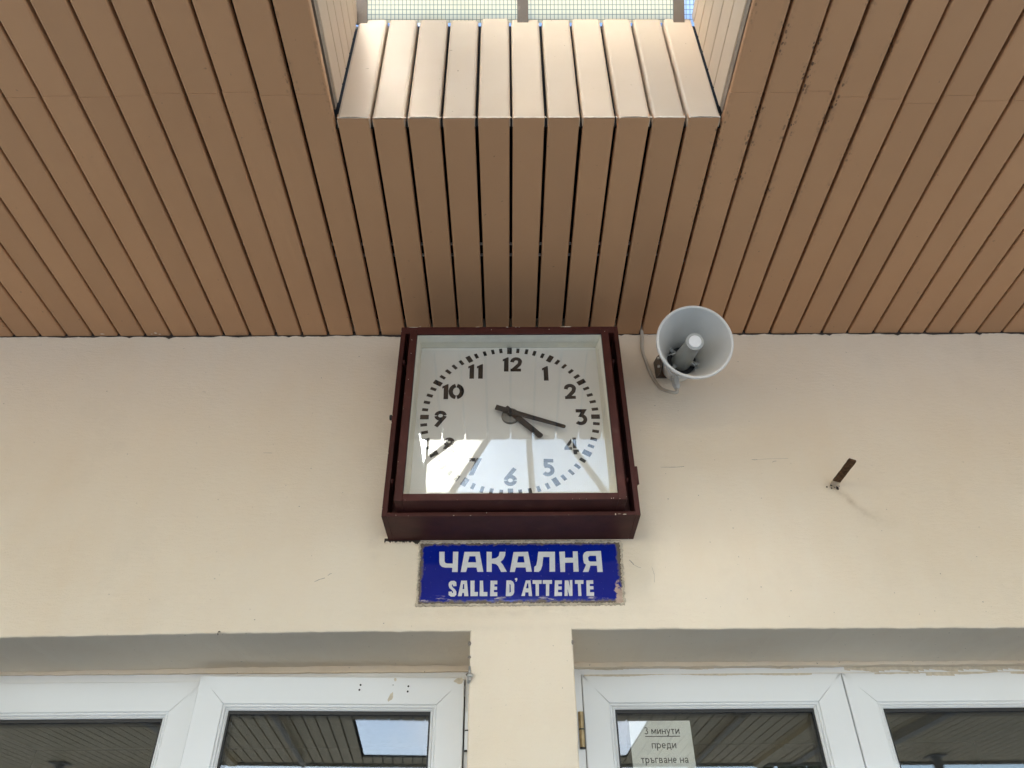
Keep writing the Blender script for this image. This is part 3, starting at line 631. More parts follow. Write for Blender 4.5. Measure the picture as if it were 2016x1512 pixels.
m.poly([(GX0+.0015, FY+.006, GZ0), (GX0+.0015, FY+.006, GZ1-.0012), (GX0+.0095, DY, GZ1-.0008), (GX0+.0095, DY, GZ0)])
m.poly([(GX1-.0015, FY+.006, GZ0), (GX1-.0015, FY+.006, GZ1-.0012), (GX1-.0135, DY, GZ1-.0008), (GX1-.0135, DY, GZ0)])
m.poly([(GX0, FY+.006, GZ0+.001), (GX1, FY+.006, GZ0+.001), (GX1, DY, GZ0+.001), (GX0, DY, GZ0+.001)])
m.build('bezel', 'bezel', clock, mat=K)
m = MB(); m.box(GX0+.002, GX1-.002, DY, DY+.004, GZ0+.0015, GZ1-.0015)
dial = m.build('dial', 'dial', clock, mat=K)
# minute marks
m = MB()
for k in range(60):
    a = k*math.pi/30; big = k % 5 == 0
    ro, ri, w = (.2965, .2672, .0086) if big else (.2935, .2725, .0054)
    ro += R_.uniform(-.001, .001); w *= R_.uniform(.94, 1.06); a += R_.uniform(-.004, .004)
    if 26 <= k <= 34: ro = min(ro, .3005)
    d, t = Vector((math.sin(a), math.cos(a))), Vector((math.cos(a), -math.sin(a)))
    c = [d*ri-t*w, d*ri+t*w, d*ro+t*w, d*ro-t*w]
    m.prism([(CX+q.x, DY-.0008, CZ+q.y) for q in c], [(CX+q.x, DY-.0002, CZ+q.y) for q in c])
mm_ = m.build('minute_marks', 'ink', dial); mm_.matrix_local = Matrix.Identity(4)
# numerals: stencilled strokes, height 1
def stroke(pts, w):
    pts = [Vector(p) for p in pts]; L, Rr = [], []
    for i, p in enumerate(pts):
        d0 = (pts[i]-pts[i-1]).normalized() if i else (pts[1]-pts[0]).normalized()
        d1 = (pts[i+1]-pts[i]).normalized() if i < len(pts)-1 else d0
        n0, n1 = Vector((-d0.y, d0.x)), Vector((-d1.y, d1.x)); b = (n0+n1)
        b = b.normalized() if b.length > 1e-6 else n0
        k = w/2/max(.45, b.dot(n1)); L.append(p+b*k); Rr.append(p-b*k)
    return [tuple(q) for q in L] + [tuple(q) for q in reversed(Rr)]
def arc(cx, cy, rx, ry, a0, a1, n=14):
    return [(cx+rx*math.cos(math.radians(a0+(a1-a0)*i/n)), cy+ry*math.sin(math.radians(a0+(a1-a0)*i/n))) for i in range(n+1)]
W = .215
ONE = [[(.10, .70), (.10, .85), (.36, 1.0), (.43, 1.0), (.43, 0), (.18, 0), (.18, .76)]]
ZERO = [stroke(arc(.42, .5, .30, .39, 97, 263, 18), .235), stroke(arc(.42, .5, .30, .39, 83, -83, 18), .235)]
TWO = [stroke([(.10, .66)] + arc(.33, .69, .22, .21, 175, 0, 12) + [(.50, .50), (.16, .11)], W) , stroke([(.02, .095), (.60, .105)], .19)]
THREE = [stroke([(.03, .90), (.46, .90), (.30, .60)] + arc(.26, .35, .25, .255, 72, -140, 16), .205)]
FIVE = [stroke([(.56, .90), (.17, .90), (.17, .585)], .20), stroke([(.10, .565), (.24, .60)] + arc(.27, .345, .24, .245, 88, -140, 16), .205)]
def ringhalf(cx, cy, r, a0, a1): return stroke(arc(cx, cy, r*1.04, r, a0, a1, 14), .20)
SIX = [ringhalf(.33, .30, .215, 6, 174), ringhalf(.33, .30, .215, -6, -174), stroke([(.17, .44), (.55, .98)], .21)]
NINE = [[(.66-x, 1-y) for x, y in lp] for lp in SIX]
EIGHT = [ringhalf(.33, .28, .19, 6, 174), ringhalf(.33, .28, .19, -6, -174), ringhalf(.33, .73, .175, 6, 174), ringhalf(.33, .73, .175, -6, -174)]
SEVEN = [stroke([(.02, .90), (.36, .90)], .20), [(.42, 1.0), (.68, 1.0), (.28, 0), (.04, 0)]]
FOUR = [[(.40, 1.0), (.58, 1.0), (.58, .36), (.40, .36)], [(.34, .96), (.34, .70), (.16, .42), (.34, .42), (.34, .27), (-.04, .27), (-.04, .40)], [(.40, .27), (.70, .27), (.70, .14), (.60, .14), (.60, 0), (.42, 0)]]
def sh(lps, dx): return [[(x+dx, y) for x, y in lp] for lp in lps]
NUM = {12: (ONE + sh(TWO, .52), .59*1), 1: (ONE, 0), 2: (TWO, 0), 3: (THREE, 0), 4: (FOUR, 0), 5: (FIVE, 0), 6: (SIX, 0), 7: (SEVEN, 0), 8: (EIGHT, 0), 9: (NINE, 0), 10: (ONE + sh(ZERO, .44), 0), 11: (ONE + sh(ONE, .48), 0)}
CEN = {12: (.0095, .2206), 1: (.1222, .1804), 2: (.2037, .103), 3: (.2349, -.0023), 4: (.196, -.1138), 5: (.1194, -.1932), 6: (-.0004, -.225), 7: (-.111, -.1887), 8: (-.196, -.1115), 9: (-.2286, -.0073), 10: (-.1912, .1047), 11: (-.1177, .1902)}
for k, (lps, _) in NUM.items():
    h = .0625; ax = [x for lp in lps for x, y in lp]; ay = [y for lp in lps for x, y in lp]
    mx, my = (min(ax)+max(ax))/2, (min(ay)+max(ay))/2; rot = R_.uniform(-.03, .03); nm = MB()
    for j, lp in enumerate(lps):
        q = [(CX+CEN[k][0]+h*((x-mx)*math.cos(rot)-(y-my)*math.sin(rot)), CZ+CEN[k][1]+h*((x-mx)*math.sin(rot)+(y-my)*math.cos(rot))) for x, y in lp]
        nm.prism([(x, DY-.0009-.00005*j, z) for x, z in q], [(x, DY-.0002, z) for x, z in q])
    nm.build('numeral', 'ink', dial).matrix_local = Matrix.Identity(4)
m = MB()
m.lathe([(0, .014), (.020, .014), (.0285, .010), (.0295, 0), (0, 0)], 48)
m.build('dial_boss', 'hub', clock, True, mat=K @ Matrix.Translation((CX+.0012, DY-.0005, CZ)) @ Matrix.Rotation(math.pi/2, 4, 'X'))
def hand(name, tip, tail, w0, w1, y, taper=.004):
    t, b = Vector(tip), Vector(tail); d = (t-b).normalized(); nn = Vector((-d.y, d.x))
    c = [b-nn*w0, t-d*taper-nn*w1, t-nn*w1*.55, t+nn*w1*.55, t-d*taper+nn*w1, b+nn*w0]
    h = MB(); h.prism([(q.x, y, q.y) for q in c], [(q.x, y+.003, q.y) for q in c]); return h.build(name, 'hand', clock, mat=K, bevel=.0006)
hand('hour_hand', (.1135, 1.3010), (-.0030, 1.4170), .0105, .0098, DY-.016)
hand('minute_hand', (.1911, 1.3345), (-.0348, 1.4140), .0098, .0064, DY-.023)
m = MB(); m.lathe([(0, .026), (.006, .026), (.008, .022), (.008, .012), (0, .012)], 24)
m.build('hand_arbor', 'hand', clock, True, mat=K @ Matrix.Translation((CX+.0012, DY-.0005, CZ)) @ Matrix.Rotation(math.pi/2, 4, 'X'))
# the glass leans back a little in its rebate
m = MB(); yb, yt = FY+.004, FY+.004+.0385
m.prism([(GX0+.001, yb, GZ0+.001), (GX1-.001, yb, GZ0+.001), (GX1-.001, yt, GZ1-.0015), (GX0+.001, yt, GZ1-.0015)],
        [(GX0+.001, yb+.003, GZ0+.001), (GX1-.001, yb+.003, GZ0+.001), (GX1-.001, yt+.003, GZ1-.0015), (GX0+.001, yt+.003, GZ1-.0015)])
m.build('glass_pane', 'clockglass', clock, mat=K)
m = MB(); m.tube([(CLX, -.118, 1.412), (CLX-.006, -.118, 1.412)], .004, 12); m.tube([(CLX-.006, -.118, 1.412), (CLX-.016, -.118, 1.412)], .0095, 8)
m.build('thumb_screw', 'horn_dark', clock, mat=K, bevel=.001)
m = MB()
m.box(CRX, CRX+.006, -.150, -.095, 1.135, 1.197); m.tube([(CRX+.005, -.152, 1.135), (CRX+.005, -.152, 1.197)], .005, 12)
m.build('hinge', 'clockbrown', clock, mat=K, bevel=.001)
for x, z in ((-.349, 1.135), (.369, 1.135), (-.349, 1.60), (.369, 1.60)):   # pin hooks that hold the door
    m = MB(); m.tube([(x, -.10, z), (x, -.175, z), (x, -.182, z+.006)], .004, 8); m.build('catch_pin', 'clockbrown', clock, mat=K)
m = MB()                                  # chipped cream paint on the rim
for x, z, w, h in ((.005, CT-.002, .012, .004), (.036, CT-.002, .006, .004), (.048, CT-.002, .004, .004), (.215, CT-.0015, .045, .004), (-.33, CT-.0015, .04, .003), (-.1, CT-.001, .02, .002)):
    m.poly([(x+w*R_.uniform(.8, 1)/2*math.cos(t), RIM-.0006, z+h*R_.uniform(.6, 1)/2*math.sin(t)) for t in (0, .8, 1.6, 2.4, 3.2, 4, 4.8, 5.5)])
for x, z, w, h in ((.352, CB+.0025, .013, .0035), (.325, CB+.003, .004, .009), (.337, CB+.004, .012, .0012), (-.33, CB+.004, .003, .002), (-.06, CB+.010, .003, .003)):
    m.poly([(x+w/2*R_.uniform(.8, 1)*math.cos(t), RIM-.0006, z+h/2*R_.uniform(.6, 1)*math.sin(t)) for t in (0, .8, 1.6, 2.4, 3.2, 4, 4.8, 5.5)])
for x, z in ((.308, FZ0+.0035), (.314, FZ0+.0042), (-.3205, 1.60), (-.322, 1.66), (-.3215, 1.49), (-.05, FZ1-.003), (.15, FZ1-.0025), (.342, 1.695)):
    m.poly([(x+.0014*math.cos(t), FY-.0006, z+.0014*math.sin(t)) for t in (0, 1.2, 2.4, 3.6, 5)])
for k in range(26):                       # knocks along the box and door edges
    w, hh = R_.uniform(.002, .007), R_.uniform(.0010, .0022); s = k % 4
    if s == 0: x, z, y = R_.uniform(CLX, CRX), CB+.0015, RIM-.0007
    elif s == 1: x, z, y = R_.choice((CLX+.0012, CRX-.0012)), R_.uniform(CB, CT), RIM-.0007; w, hh = hh, w
    elif s == 2: x, z, y = R_.uniform(FX0, FX1), FZ0+.002, FY-.0006; w *= .5
    else: x, z, y = R_.choice((FX0+.002, FX1-.002)), R_.uniform(FZ0, FZ1), FY-.0006; w, hh = hh*.7, w*.6
    m.poly([(x+w/2*R_.uniform(.6, 1)*math.cos(t), y, z+hh/2*R_.uniform(.6, 1)*math.sin(t)) for t in (0, 1.1, 2.2, 3.2, 4.2, 5.3)])
m.build('paint_chips', 'chip', clock, mat=K)

# ================================================================== enamel sign
sign = thing('station_sign', 'blue enamel waiting room sign with white lettering under the clock', 'sign', (.042, 0, .817))
KS = at(sign)
m = MB(); n = 40; W0, W1 = (-.2685, .3535), (-.2665, .3465)
for j in range(n):
    pass
gx, gz = 48, 12; grid = []
for j in range(gz+1):
    v = j/gz; row = []
    for i in range(gx+1):
        u = i/gx; xl = -.2665+(-.2705+.2665)*v; xr = .3475+(.3565-.3475)*v
        jag = 0
        if i == 0: jag = R_.uniform(-.0025, .0012)
        if i == gx: jag = R_.uniform(-.001, .002)
        bulge = .0035*math.sin(math.pi*u)**.5*math.sin(math.pi*v)**.5 if 0 < i < gx and 0 < j < gz else 0
        row.append((xl+(xr-xl)*u+jag, -.0020-bulge, .8165+(1.0135-.8165)*v))
    grid.append(row)
for j in range(gz):
    for i in range(gx): m.poly([grid[j][i], grid[j][i+1], grid[j+1][i+1], grid[j+1][i]])
pl = m.build('enamel_plate', 'enamel', sign, mat=KS)
bm = bmesh.new(); bm.from_mesh(pl.data); bmesh.ops.remove_doubles(bm, verts=bm.verts, dist=1e-5); bmesh.ops.recalc_face_normals(bm, faces=bm.faces)
for f in bm.faces: f.smooth = True
bm.to_mesh(pl.data); bm.free()
fill_curve('lettering', SIGN_TOP, .0004, 'sign_white', sign, upright(-.0056, sign)); fill_curve('lettering', [l for l in SIGN_BOTTOM if l[0][0] < -.02], .0004, 'sign_white', sign, upright(-.0056, sign)); fill_curve('lettering', [l for l in SIGN_BOTTOM if l[0][0] >= -.02], .0004, 'sign_white', sign, upright(-.0056, sign))
m = MB(); ring_pts = []
def edge_run(a, b, n, nx, nz, w0, w1):
    prev = None; h = R_.uniform(.001, .004)
    for i in range(n+1):
        t = i/n; x, z = a[0]+(b[0]-a[0])*t, a[1]+(b[1]-a[1])*t
        wi = R_.uniform(-.0005, .004); w = R_.uniform(w0, w1); h = .6*h+.4*R_.uniform(.002, .008)
        cur = [(x-nx*wi, -.0022, z-nz*wi), (x+nx*w*.3, -.0022-h, z+nz*w*.3), (x+nx*w*.7, -.0015-h*.8, z+nz*w*.7), (x+nx*w, .002, z+nz*w)]
        if prev:
            for k in range(3): m.poly([prev[k], cur[k], cur[k+1], prev[k+1]])
        prev = cur
edge_run((-.272, 1.013), (-.267, .816), 60, -1, 0, .004, .0075); edge_run((.357, 1.013), (.3485, .816), 60, 1, 0, .003, .010)
edge_run((-.275, .8155), (.352, .8155), 150, 0, -1, .005, .009); edge_run((-.275, 1.0125), (.36, 1.0125), 150, 0, 1, .004, .010)
m.build('mortar_edging', 'mortar', sign, True, mat=KS, angle=50)

# ================================================================== horn loudspeaker
RIMC = Vector((.6129, -.33, 1.5588)); AX = Vector((-0.02574, -0.92637, -0.37574)).normalized()
hx = AX.cross(Vector((0, 0, 1))).normalized(); hy = hx.cross(AX)
HM = Matrix.Identity(4)
for i in range(3): HM[i][0], HM[i][1], HM[i][2], HM[i][3] = hx[i], -hy[i], AX[i], RIMC[i]
if HM.to_3x3().determinant() < 0:
    for i in range(3): HM[i][1] *= -1
horn = thing('horn_loudspeaker', 'pale grey round horn loudspeaker mounted high beside the clock', 'loudspeaker', (.60, 0, 1.66))
KH = at(horn); H = KH @ HM
prof = []; DEP = .222
for t in range(0, 25):
    u = t/24; prof.append((.050+(.1135-.050)*(1-u)**1.25, -.006-(DEP-.006)*u))
outp = [(r+.0035, h-.001) for r, h in reversed(prof)]
lip = [(.1200, -.014), (.1245, -.008), (.1252, -.001), (.1242, .0030), (.1215, .0048), (.1180, .0046), (.1155, .0010)]
m = MB(); m.lathe(outp+lip+prof, 96, closed=True); m.build('horn_bell', 'horn', horn, True, mat=H, angle=60)
m = MB(); m.lathe([(0, -DEP+.004), (.052, -DEP+.004), (.052, -DEP-.001), (0, -DEP-.001)], 64); m.build('throat_plate', 'horn_dark', horn, True, mat=H)
m = MB(); m.lathe([(0, .002), (.0285, .002), (.0290, 0), (.0290, -.004), (.0268, -.010), (.0275, -.08), (.0310, -.15), (.0350, -DEP+.003)], 64); tube_ = m.build('re_entrant_tube', 'horn_tube', horn, True, mat=H, angle=50)
m = MB(); m.lathe([(0, .0052), (.0195, .0052), (.0205, .0042), (.0205, .002), (0, .002)], 48); c_ = m.build('end_cap', 'cap', tube_, True); c_.matrix_local = Matrix.Identity(4)
for a in (158, 318, 40):
    m = MB(); ca, sa = math.cos(math.radians(a)), math.sin(math.radians(a))
    def q(r, t, h): return (r*ca-t*sa, r*sa+t*ca, h)
    m.prism([q(.032, -.007, -.196), q(.032, .007, -.196), q(.032, .007, -.218), q(.032, -.007, -.218)], [q(.056, -.005, -.190), q(.056, .005, -.190), q(.052, .005, -.212), q(.052, -.005, -.212)])
    m.tube([q(.040, 0, -.197), q(.043, 0, -.188)], .0038, 8)
    m.build('support_lug', 'horn_tube', horn, mat=H, bevel=.0012)
for a, h in ((250, -.18), (215, -.175), (345, -.17), (125, -.165)):
    m = MB(); ca, sa = math.cos(math.radians(a)), math.sin(math.radians(a)); ct, st = -sa, ca
    m.tube([(.033*ca, .033*sa, h+.02), (.043*ca+.004*ct, .043*sa+.004*st, h+.015), (.055*ca+.006*ct, .055*sa+.006*st, h), (.060*ca, .060*sa, h-.010)], .0011, 6)
    m.build('wire_tie', 'cap', horn, True, mat=H)
m = MB(); m.lathe([(0, -DEP-.003), (.057, -DEP-.003), (.060, -DEP-.009), (.060, -DEP-.03), (.056, -DEP-.034), (.056, -DEP-.072), (.051, -DEP-.086), (.030, -DEP-.094), (0, -DEP-.095)], 64); m.build('driver_housing', 'horn', horn, True, mat=H, angle=35)
m = MB()
m.box(.551, .640, -.005, -.0005, 1.662, 1.735)
m.extr([(-.005, 1.734), (-.005, 1.664), (-.060, 1.640), (-.100, 1.640), (-.112, 1.655), (-.108, 1.690), (-.06, 1.715)], 'x', .5505, .5555)
m.build('mounting_bracket', 'bracket', horn, mat=KH, bevel=.0008)
for y, z in ((-.099, 1.678), (-.085, 1.652)):
    m = MB(); m.tube([(.5505, y, z), (.543, y, z)], .0055, 6); m.build('bracket_bolt', 'steel', horn, mat=KH)
gz_ = Matrix.Translation((.5965, -.090, 1.5475))
m = MB(); m.lathe([(0, 0), (.0075, 0), (.0095, .003), (.0118, .008), (.0118, .012)], 24); m.lathe([(.0118, .012), (.0136, .013), (.0136, .034), (.0118, .035)], 6); m.lathe([(.0110, .035), (.0110, .040), (.0136, .040), (.0136, .049), (.0115, .050), (.0115, .072)], 24)
m.build('cable_gland', 'gland', horn, False, mat=KH @ gz_)
cpts = [(.5225, -.018, 1.93), (.5215, -.0150, 1.86), (.5125, -.0120, 1.797), (.5165, -.0105, 1.762), (.5235, -.0095, 1.726), (.5300, -.0095, 1.686), (.5385, -.012, 1.655), (.5440, -.024, 1.622), (.5490, -.050, 1.580), (.5600, -.072, 1.553), (.5730, -.086, 1.537), (.5860, -.090, 1.530), (.5950, -.090, 1.534), (.5965, -.090, 1.542), (.5965, -.090, 1.552)]
def smooth_pts(p, it=2):
    p = [Vector(q) for q in p]
    for _ in range(it):
        r = [p[0]]
        for a, b in zip(p, p[1:]): r += [a*.75+b*.25, a*.25+b*.75]
        p = r+[p[-1]]
    return p
m = MB(); m.tube(smooth_pts(cpts), .0062, 12)
cab = m.build('cable', 'cable', None, True); tag(cab, 'cream painted cable hanging from the soffit to the horn loudspeaker', 'cable')

# ================================================================== rusty stub and lintel hook
d = Vector((.010, -.150, .006)); b0 = Vector((1.0866, 0, 1.213)); side_ = Vector((.92, .05, -.25)).normalized()*.0118; thk = d.cross(side_).normalized()*.003
m = MB(); N = 14; prev = None
for i in range(N+1):
    t = -.06+1.06*i/N; c = b0+d*t; j = [Vector((wob(.0006), wob(.0006), wob(.0006))) for _ in range(4)]
    if i == N: side_k = .93
    else: side_k = 1
    cur = [c-side_*side_k-thk+j[0], c+side_*side_k-thk+j[1], c+side_*side_k+thk+j[2], c-side_*side_k+thk+j[3]]
    if prev:
        for k in range(4): m.poly([prev[k], prev[(k+1) % 4], cur[(k+1) % 4], cur[k]], 0 if i > 3 else 1)
    else: m.poly(cur)
    prev = cur
m.poly(prev)
for k in range(26):                       # broken render collar
    a = R_.uniform(0, 6.28); r = R_.uniform(.006, .022); c = b0+Vector((r*math.cos(a)-.004, -.0015, r*.55*math.sin(a)-.006)); s = R_.uniform(.002, .005)
    m.poly([c+Vector((s*1.3*R_.uniform(.5, 1)*math.cos(t), -.0001*k, s*R_.uniform(.5, 1)*math.sin(t))) for t in (0, 1.1, 2.2, 3.2, 4.2, 5.3)], 2 if k % 3 else 1)
rust = m.build('flat_iron_stub', ['rust', 'wall', 'caulk']); tag(rust, 'rusty flat iron stub sticking out of the wall right of the clock', 'metal stub')
m = MB(); hk = [(-.8393, .004, .739), (-.8393, -.006, .738), (-.8385, -.012, .733), (-.8395, -.010, .728), (-.8405, -.004, .729)]
m.tube(smooth_pts(hk, 1), .0018, 8); tag(m.build('hook', 'crack', None, True), 'tiny grey hook under the left lintel edge', 'hook')
m = MB(); m.tube([(-.1085, .004, .610), (-.104, -.010, .608), (-.0975, -.014, .606)], [.007, .0065, .0045], 10); m.tube([(-.1075, .002, .635), (-.1065, -.004, .622), (-.1075, -.005, .595), (-.110, -.002, .588)], [.003, .004, .006, .003], 8)
tag(m.build('wall_anchor', 'steel', None, True), 'stubby grey metal anchor on the pillar corner beside the left door', 'anchor')

# ================================================================== doors
def mitred(mb, x0, x1, z0, z1, wl, wr, wt, wb, yf, yb, g=.0004, bev=.0025):
    """four mitred bars; the hairline between them stays open"""
    ix0, ix1, iz0, iz1 = x0+wl, x1-wr, z0+wb, z1-wt
    def barp(poly):
        c = Vector((sum(p[0] for p in poly)/4, sum(p[1] for p in poly)/4))
        a = [(p[0], yb, p[1]) for p in poly]; b = [(p[0], yf+bev, p[1]) for p in poly]
        mb.prism(a, b)
        # eased front
        def ins(p, k): return (p[0]+(bev*k if p[0] < c.x else -bev*k)*.0, p[1])
        mb.poly([(p[0], yf+bev, p[1]) for p in poly])
    def quad(poly, outer, inner):
        # outer/inner: direction pushing the outer and inner long edges inwards on the front face
        f = [(poly[0][0]+outer[0]*bev, yf, poly[0][1]+outer[1]*bev), (poly[1][0]+outer[0]*bev, yf, poly[1][1]+outer[1]*bev), (poly[2][0]+inner[0]*bev, yf, poly[2][1]+inner[1]*bev), (poly[3][0]+inner[0]*bev, yf, poly[3][1]+inner[1]*bev)]
        mid = [(p[0], yf+bev, p[1]) for p in poly]; bk = [(p[0], yb, p[1]) for p in poly]
        mb.prism(bk, mid, caps=False); mb.prism(mid, f, caps=False); mb.poly(f); mb.poly(list(reversed(bk)))
    s = g
    quad([(x0+s, z1), (x1-s, z1), (ix1-s, iz1), (ix0+s, iz1)], (0, -1), (0, 1))
    quad([(x0+s, z0), (x1-s, z0), (ix1-s, iz0), (ix0+s, iz0)], (0, 1), (0, -1))
    quad([(x0, z0+s), (x0, z1-s), (ix0, iz1-s), (ix0, iz0+s)], (1, 0), (-1, 0))
    quad([(x1, z0+s), (x1, z1-s), (ix1, iz1-s), (ix1, iz0+s)], (-1, 0), (1, 0))
def leaf(parent, xh, yh, x0, x1, ztop, st_l, st_r, rt, rot=0):
    """door leaf with its hinge line at (xh, yh); x0, x1 world extents when shut"""
    zb = GND+.02; rb = .16
    M4 = at(parent) @ Matrix.Translation((xh, yh, 0)) @ Matrix.Rotation(rot, 4, 'Z')
    a, b = x0-xh, x1-xh
    bead = .017
    mb = MB(); mitred(mb, a, b, zb, ztop, st_l-bead, st_r-bead, rt-bead, rb, 0, .066)
    lf = mb.build('door_leaf', 'pvc', parent, mat=M4)
    gx0, gx1, gz0, gz1 = a+st_l, b-st_r, zb+rb+bead, ztop-rt
    mb = MB()                                # two-step glazing bead
    mitred(mb, gx0-bead, gx1+bead, gz0-bead, gz1+bead, bead*.45, bead*.45, bead*.45, bead*.45, .0035, .05, .0004, .002)
    mitred(mb, gx0-bead*.55, gx1+bead*.55, gz0-bead*.55, gz1+bead*.55, bead*.55, bead*.55, bead*.55, bead*.55, .0065, .05, .0004, .004)
    q = mb.build('glazing_bead', 'pvc', lf); q.matrix_local = Matrix.Identity(4)
    mb = MB(); gs = .0055; yg = .022
    mb.box(gx0, gx1, .013, .05, gz1-.0105, gz1-.0002); mb.box(gx0, gx1, .013, .05, gz0+.0002, gz0+gs); mb.box(gx0+.0002, gx0+gs, .0135, .05, gz0, gz1); mb.box(gx1-gs, gx1-.0002, .0135, .05, gz0, gz1)
    q = mb.build('gasket', 'rubber', lf); q.matrix_local = Matrix.Identity(4)
    mb = MB(); mb.box(gx0+gs*.5, gx1-gs*.5, yg, yg+.024, gz0+gs*.5, gz1-gs*.5)
    q = mb.build('glass_pane', 'doorglass', lf); q.matrix_local = Matrix.Identity(4)
    mb = MB(); k = .0012                     # dark backing seen through the mitre hairlines
    mb.box(a+.004, b-.004, .012, .060, ztop-rt+bead+.002, ztop-.004); mb.box(a+.004, a+st_l-bead-.002, .0125, .0605, zb+.004, ztop-.006); mb.box(b-st_r+bead+.002, b-.004, .0125, .0605, zb+.004, ztop-.006)
    q = mb.build('steel_core', 'groove', lf); q.matrix_local = Matrix.Identity(4)
    return lf
def hinge(parent, x, y, z0, z1, mat, r=.0085):
    mb = MB(); mid = (z0+z1)/2
    mb.tube([(x, y, z0), (x, y, mid-.0015)], r, 16); mb.tube([(x, y, mid+.0015), (x, y, z1)], r, 16)
    h = mb.build('hinge', mat, parent, True, mat=at(parent))
    mb = MB(); mb.tube([(x, y, mid-.002), (x, y, mid+.002)], r*1.04, 16); mb.tube([(x, y, z0-.004), (x, y, z0)], r*1.04, 16)
    q = mb.build('hinge_ring', 'rubber', h); q.matrix_local = Matrix.Identity(4)
def door_frame(parent, x0, x1, ztop, w, wl, wr, y0):
    mb = MB()
    mb.box(x0+wl, x1-wr, y0, y0+.07, ztop-w, ztop); mb.box(x0, x0+wl, y0, y0+.07, GND, ztop); mb.box(x1-wr, x1, y0, y0+.07, GND, ztop)
    # rebate behind the leaves
    mb.box(x0+wl, x1-wr, y0+.072, y0+.09, ztop-w-.03, ztop-.002)
    mb.build('door_frame', 'pvc', parent, mat=at(parent), bevel=.0012)
dl = thing('double_door', 'white glazed double door left of the pillar, its right leaf ajar', 'door', (-1.0, .34, GND))
door_frame(dl, XL0, XL1, .7170, .0235, .03, .0285, .3445)
leaf(dl, -1.86, .340, -1.86, -.985, .6935, .105, .1065, .1095)
lr = leaf(dl, -.1385, .320, -.975, -.1385, .6935, .1055, .1035, .1015, math.radians(3.0))
hinge(dl, -.1255, .318, .478, .588, 'pvc', .0075)
mb = MB()                                    # screw holes left by a removed closer
zr_ = .6935
for dx, dz in ((-.3305, -.0255), (-.3325, -.0405), (-.1785, -.0285), (-.1795, -.0445), (-.2275, -.0250)):
    r = .0032 if dx != -.2275 else .0015
    mb.prism([(dx+r*math.cos(t*.628), -.0004, zr_+dz+r*math.sin(t*.628)) for t in range(10)], [(dx+r*math.cos(t*.628), .0005, zr_+dz+r*math.sin(t*.628)) for t in range(10)])
q = mb.build('screw_holes', 'rubber', lr); q.matrix_local = Matrix.Identity(4)
def blot(mb, x, z, w, h, y, n=14, sk=.0):
    mb.poly([(x+w/2*R_.uniform(.65, 1.05)*math.cos(t*6.283/n)+sk*math.sin(t*6.283/n), y, z+h/2*R_.uniform(.65, 1.05)*math.sin(t*6.283/n)) for t in range(n)])
mb = MB(); blot(mb, -.232, zr_-.062, .017, .032, -.0005, sk=.004); blot(mb, -.222, zr_-.008, .010, .012, -.0005); blot(mb, -.018, zr_-.010, .036, .022, -.0005)
q = mb.build('paint_smear', 'smear', lr); q.matrix_local = Matrix.Identity(4)
dr = thing('double_door', 'white glazed double door right of the pillar with a paper notice', 'door', (1.1, .34, GND))
door_frame(dr, XR0, XR1, .7245, .0195, .0515, .055, .3445)
r1 = leaf(dr, .2425, .340, .2425, 1.0915, .7050, .1005, .1115, .1055)
r2 = leaf(dr, 1.950, .340, 1.0955, 1.950, .7050, .1065, .106, .1085)
mb = MB(); mb.box(1.088, 1.100, .375, .44, GND+.03, .70); mb.build('rebate_seal', 'rubber', dr, mat=at(dr))
hinge(dr, .2320, .338, .487, .590, 'brass', .0088)
mb = MB(); n = 90; pts = [(.25+1.68*i/n) for i in range(n+1)]
for i in range(n):                            # ragged band of wall paint over the top edge of the right door
    da, db = [.0035+.0035*math.sin(i*.31+k)*math.sin(i*.113)+R_.uniform(0, .002) + (.006 if pts[i] > 1.2 and (i//5) % 3 == 0 else 0) for k in (0, .3)]
    if .98 < pts[i] < 1.2: da = db = .001
    mb.poly([(pts[i], .3393, .7048), (pts[i+1], .3393, .7048), (pts[i+1], .3393, .7048-db), (pts[i], .3393, .7048-da)])
for i in range(n):
    a = .0045*max(0, math.sin(i*.4))+.001 if pts[i] < 1.1 else .015+.004*math.sin(i*.9)
    mb.poly([(pts[i], .3438, .7248), (pts[i+1], .3438, .7248), (pts[i+1], .3438, .7248-a), (pts[i], .3438, .7248-a*R_.uniform(.7, 1))])
mb.build('paint_smear', 'smear', dr, mat=at(dr))

# ------------------------------------------------------------------ notice behind the right door's glass
NY = .3872
note = thing('notice', 'white paper notice in a clear sleeve taped inside the right door glass', 'notice', (.48, NY, .30))
KN = at(note)
px0, px1, pzt, pzb = .3890, .5850, .5730, .2900
mb = MB(); mb.box(px0, px1, NY, NY+.0006, pzb, pzt); mb.build('paper_sheet', 'paper', note, mat=KN)
mb = MB(); mb.prism([(px0-.012, NY-.0012, pzb-.01), (px1+.026, NY-.0012, pzb-.01), (px1+.026, NY-.0012, pzt+.0025), (px0-.012, NY-.0012, pzt+.0025)], [(px0-.012, NY-.0008, pzb-.01), (px1+.026, NY-.0008, pzb-.01), (px1+.026, NY-.0008, pzt+.0025), (px0-.012, NY-.0008, pzt+.0025)])
mb.build('plastic_sleeve', 'sleeve', note, mat=KN)
mb = MB(); mb.poly([(.458, NY-.003, .560), (.506, NY-.0025, .560), (.505, NY-.006, .578), (.510, NY-.0025, .594), (.484, NY-.005, .597), (.457, NY-.0025, .595), (.461, NY-.006, .580)])
mb.build('adhesive_tape', 'sleeve', note, mat=KN)
SW = .185                                     # bold printed letters, x-height 1, drawn as strokes
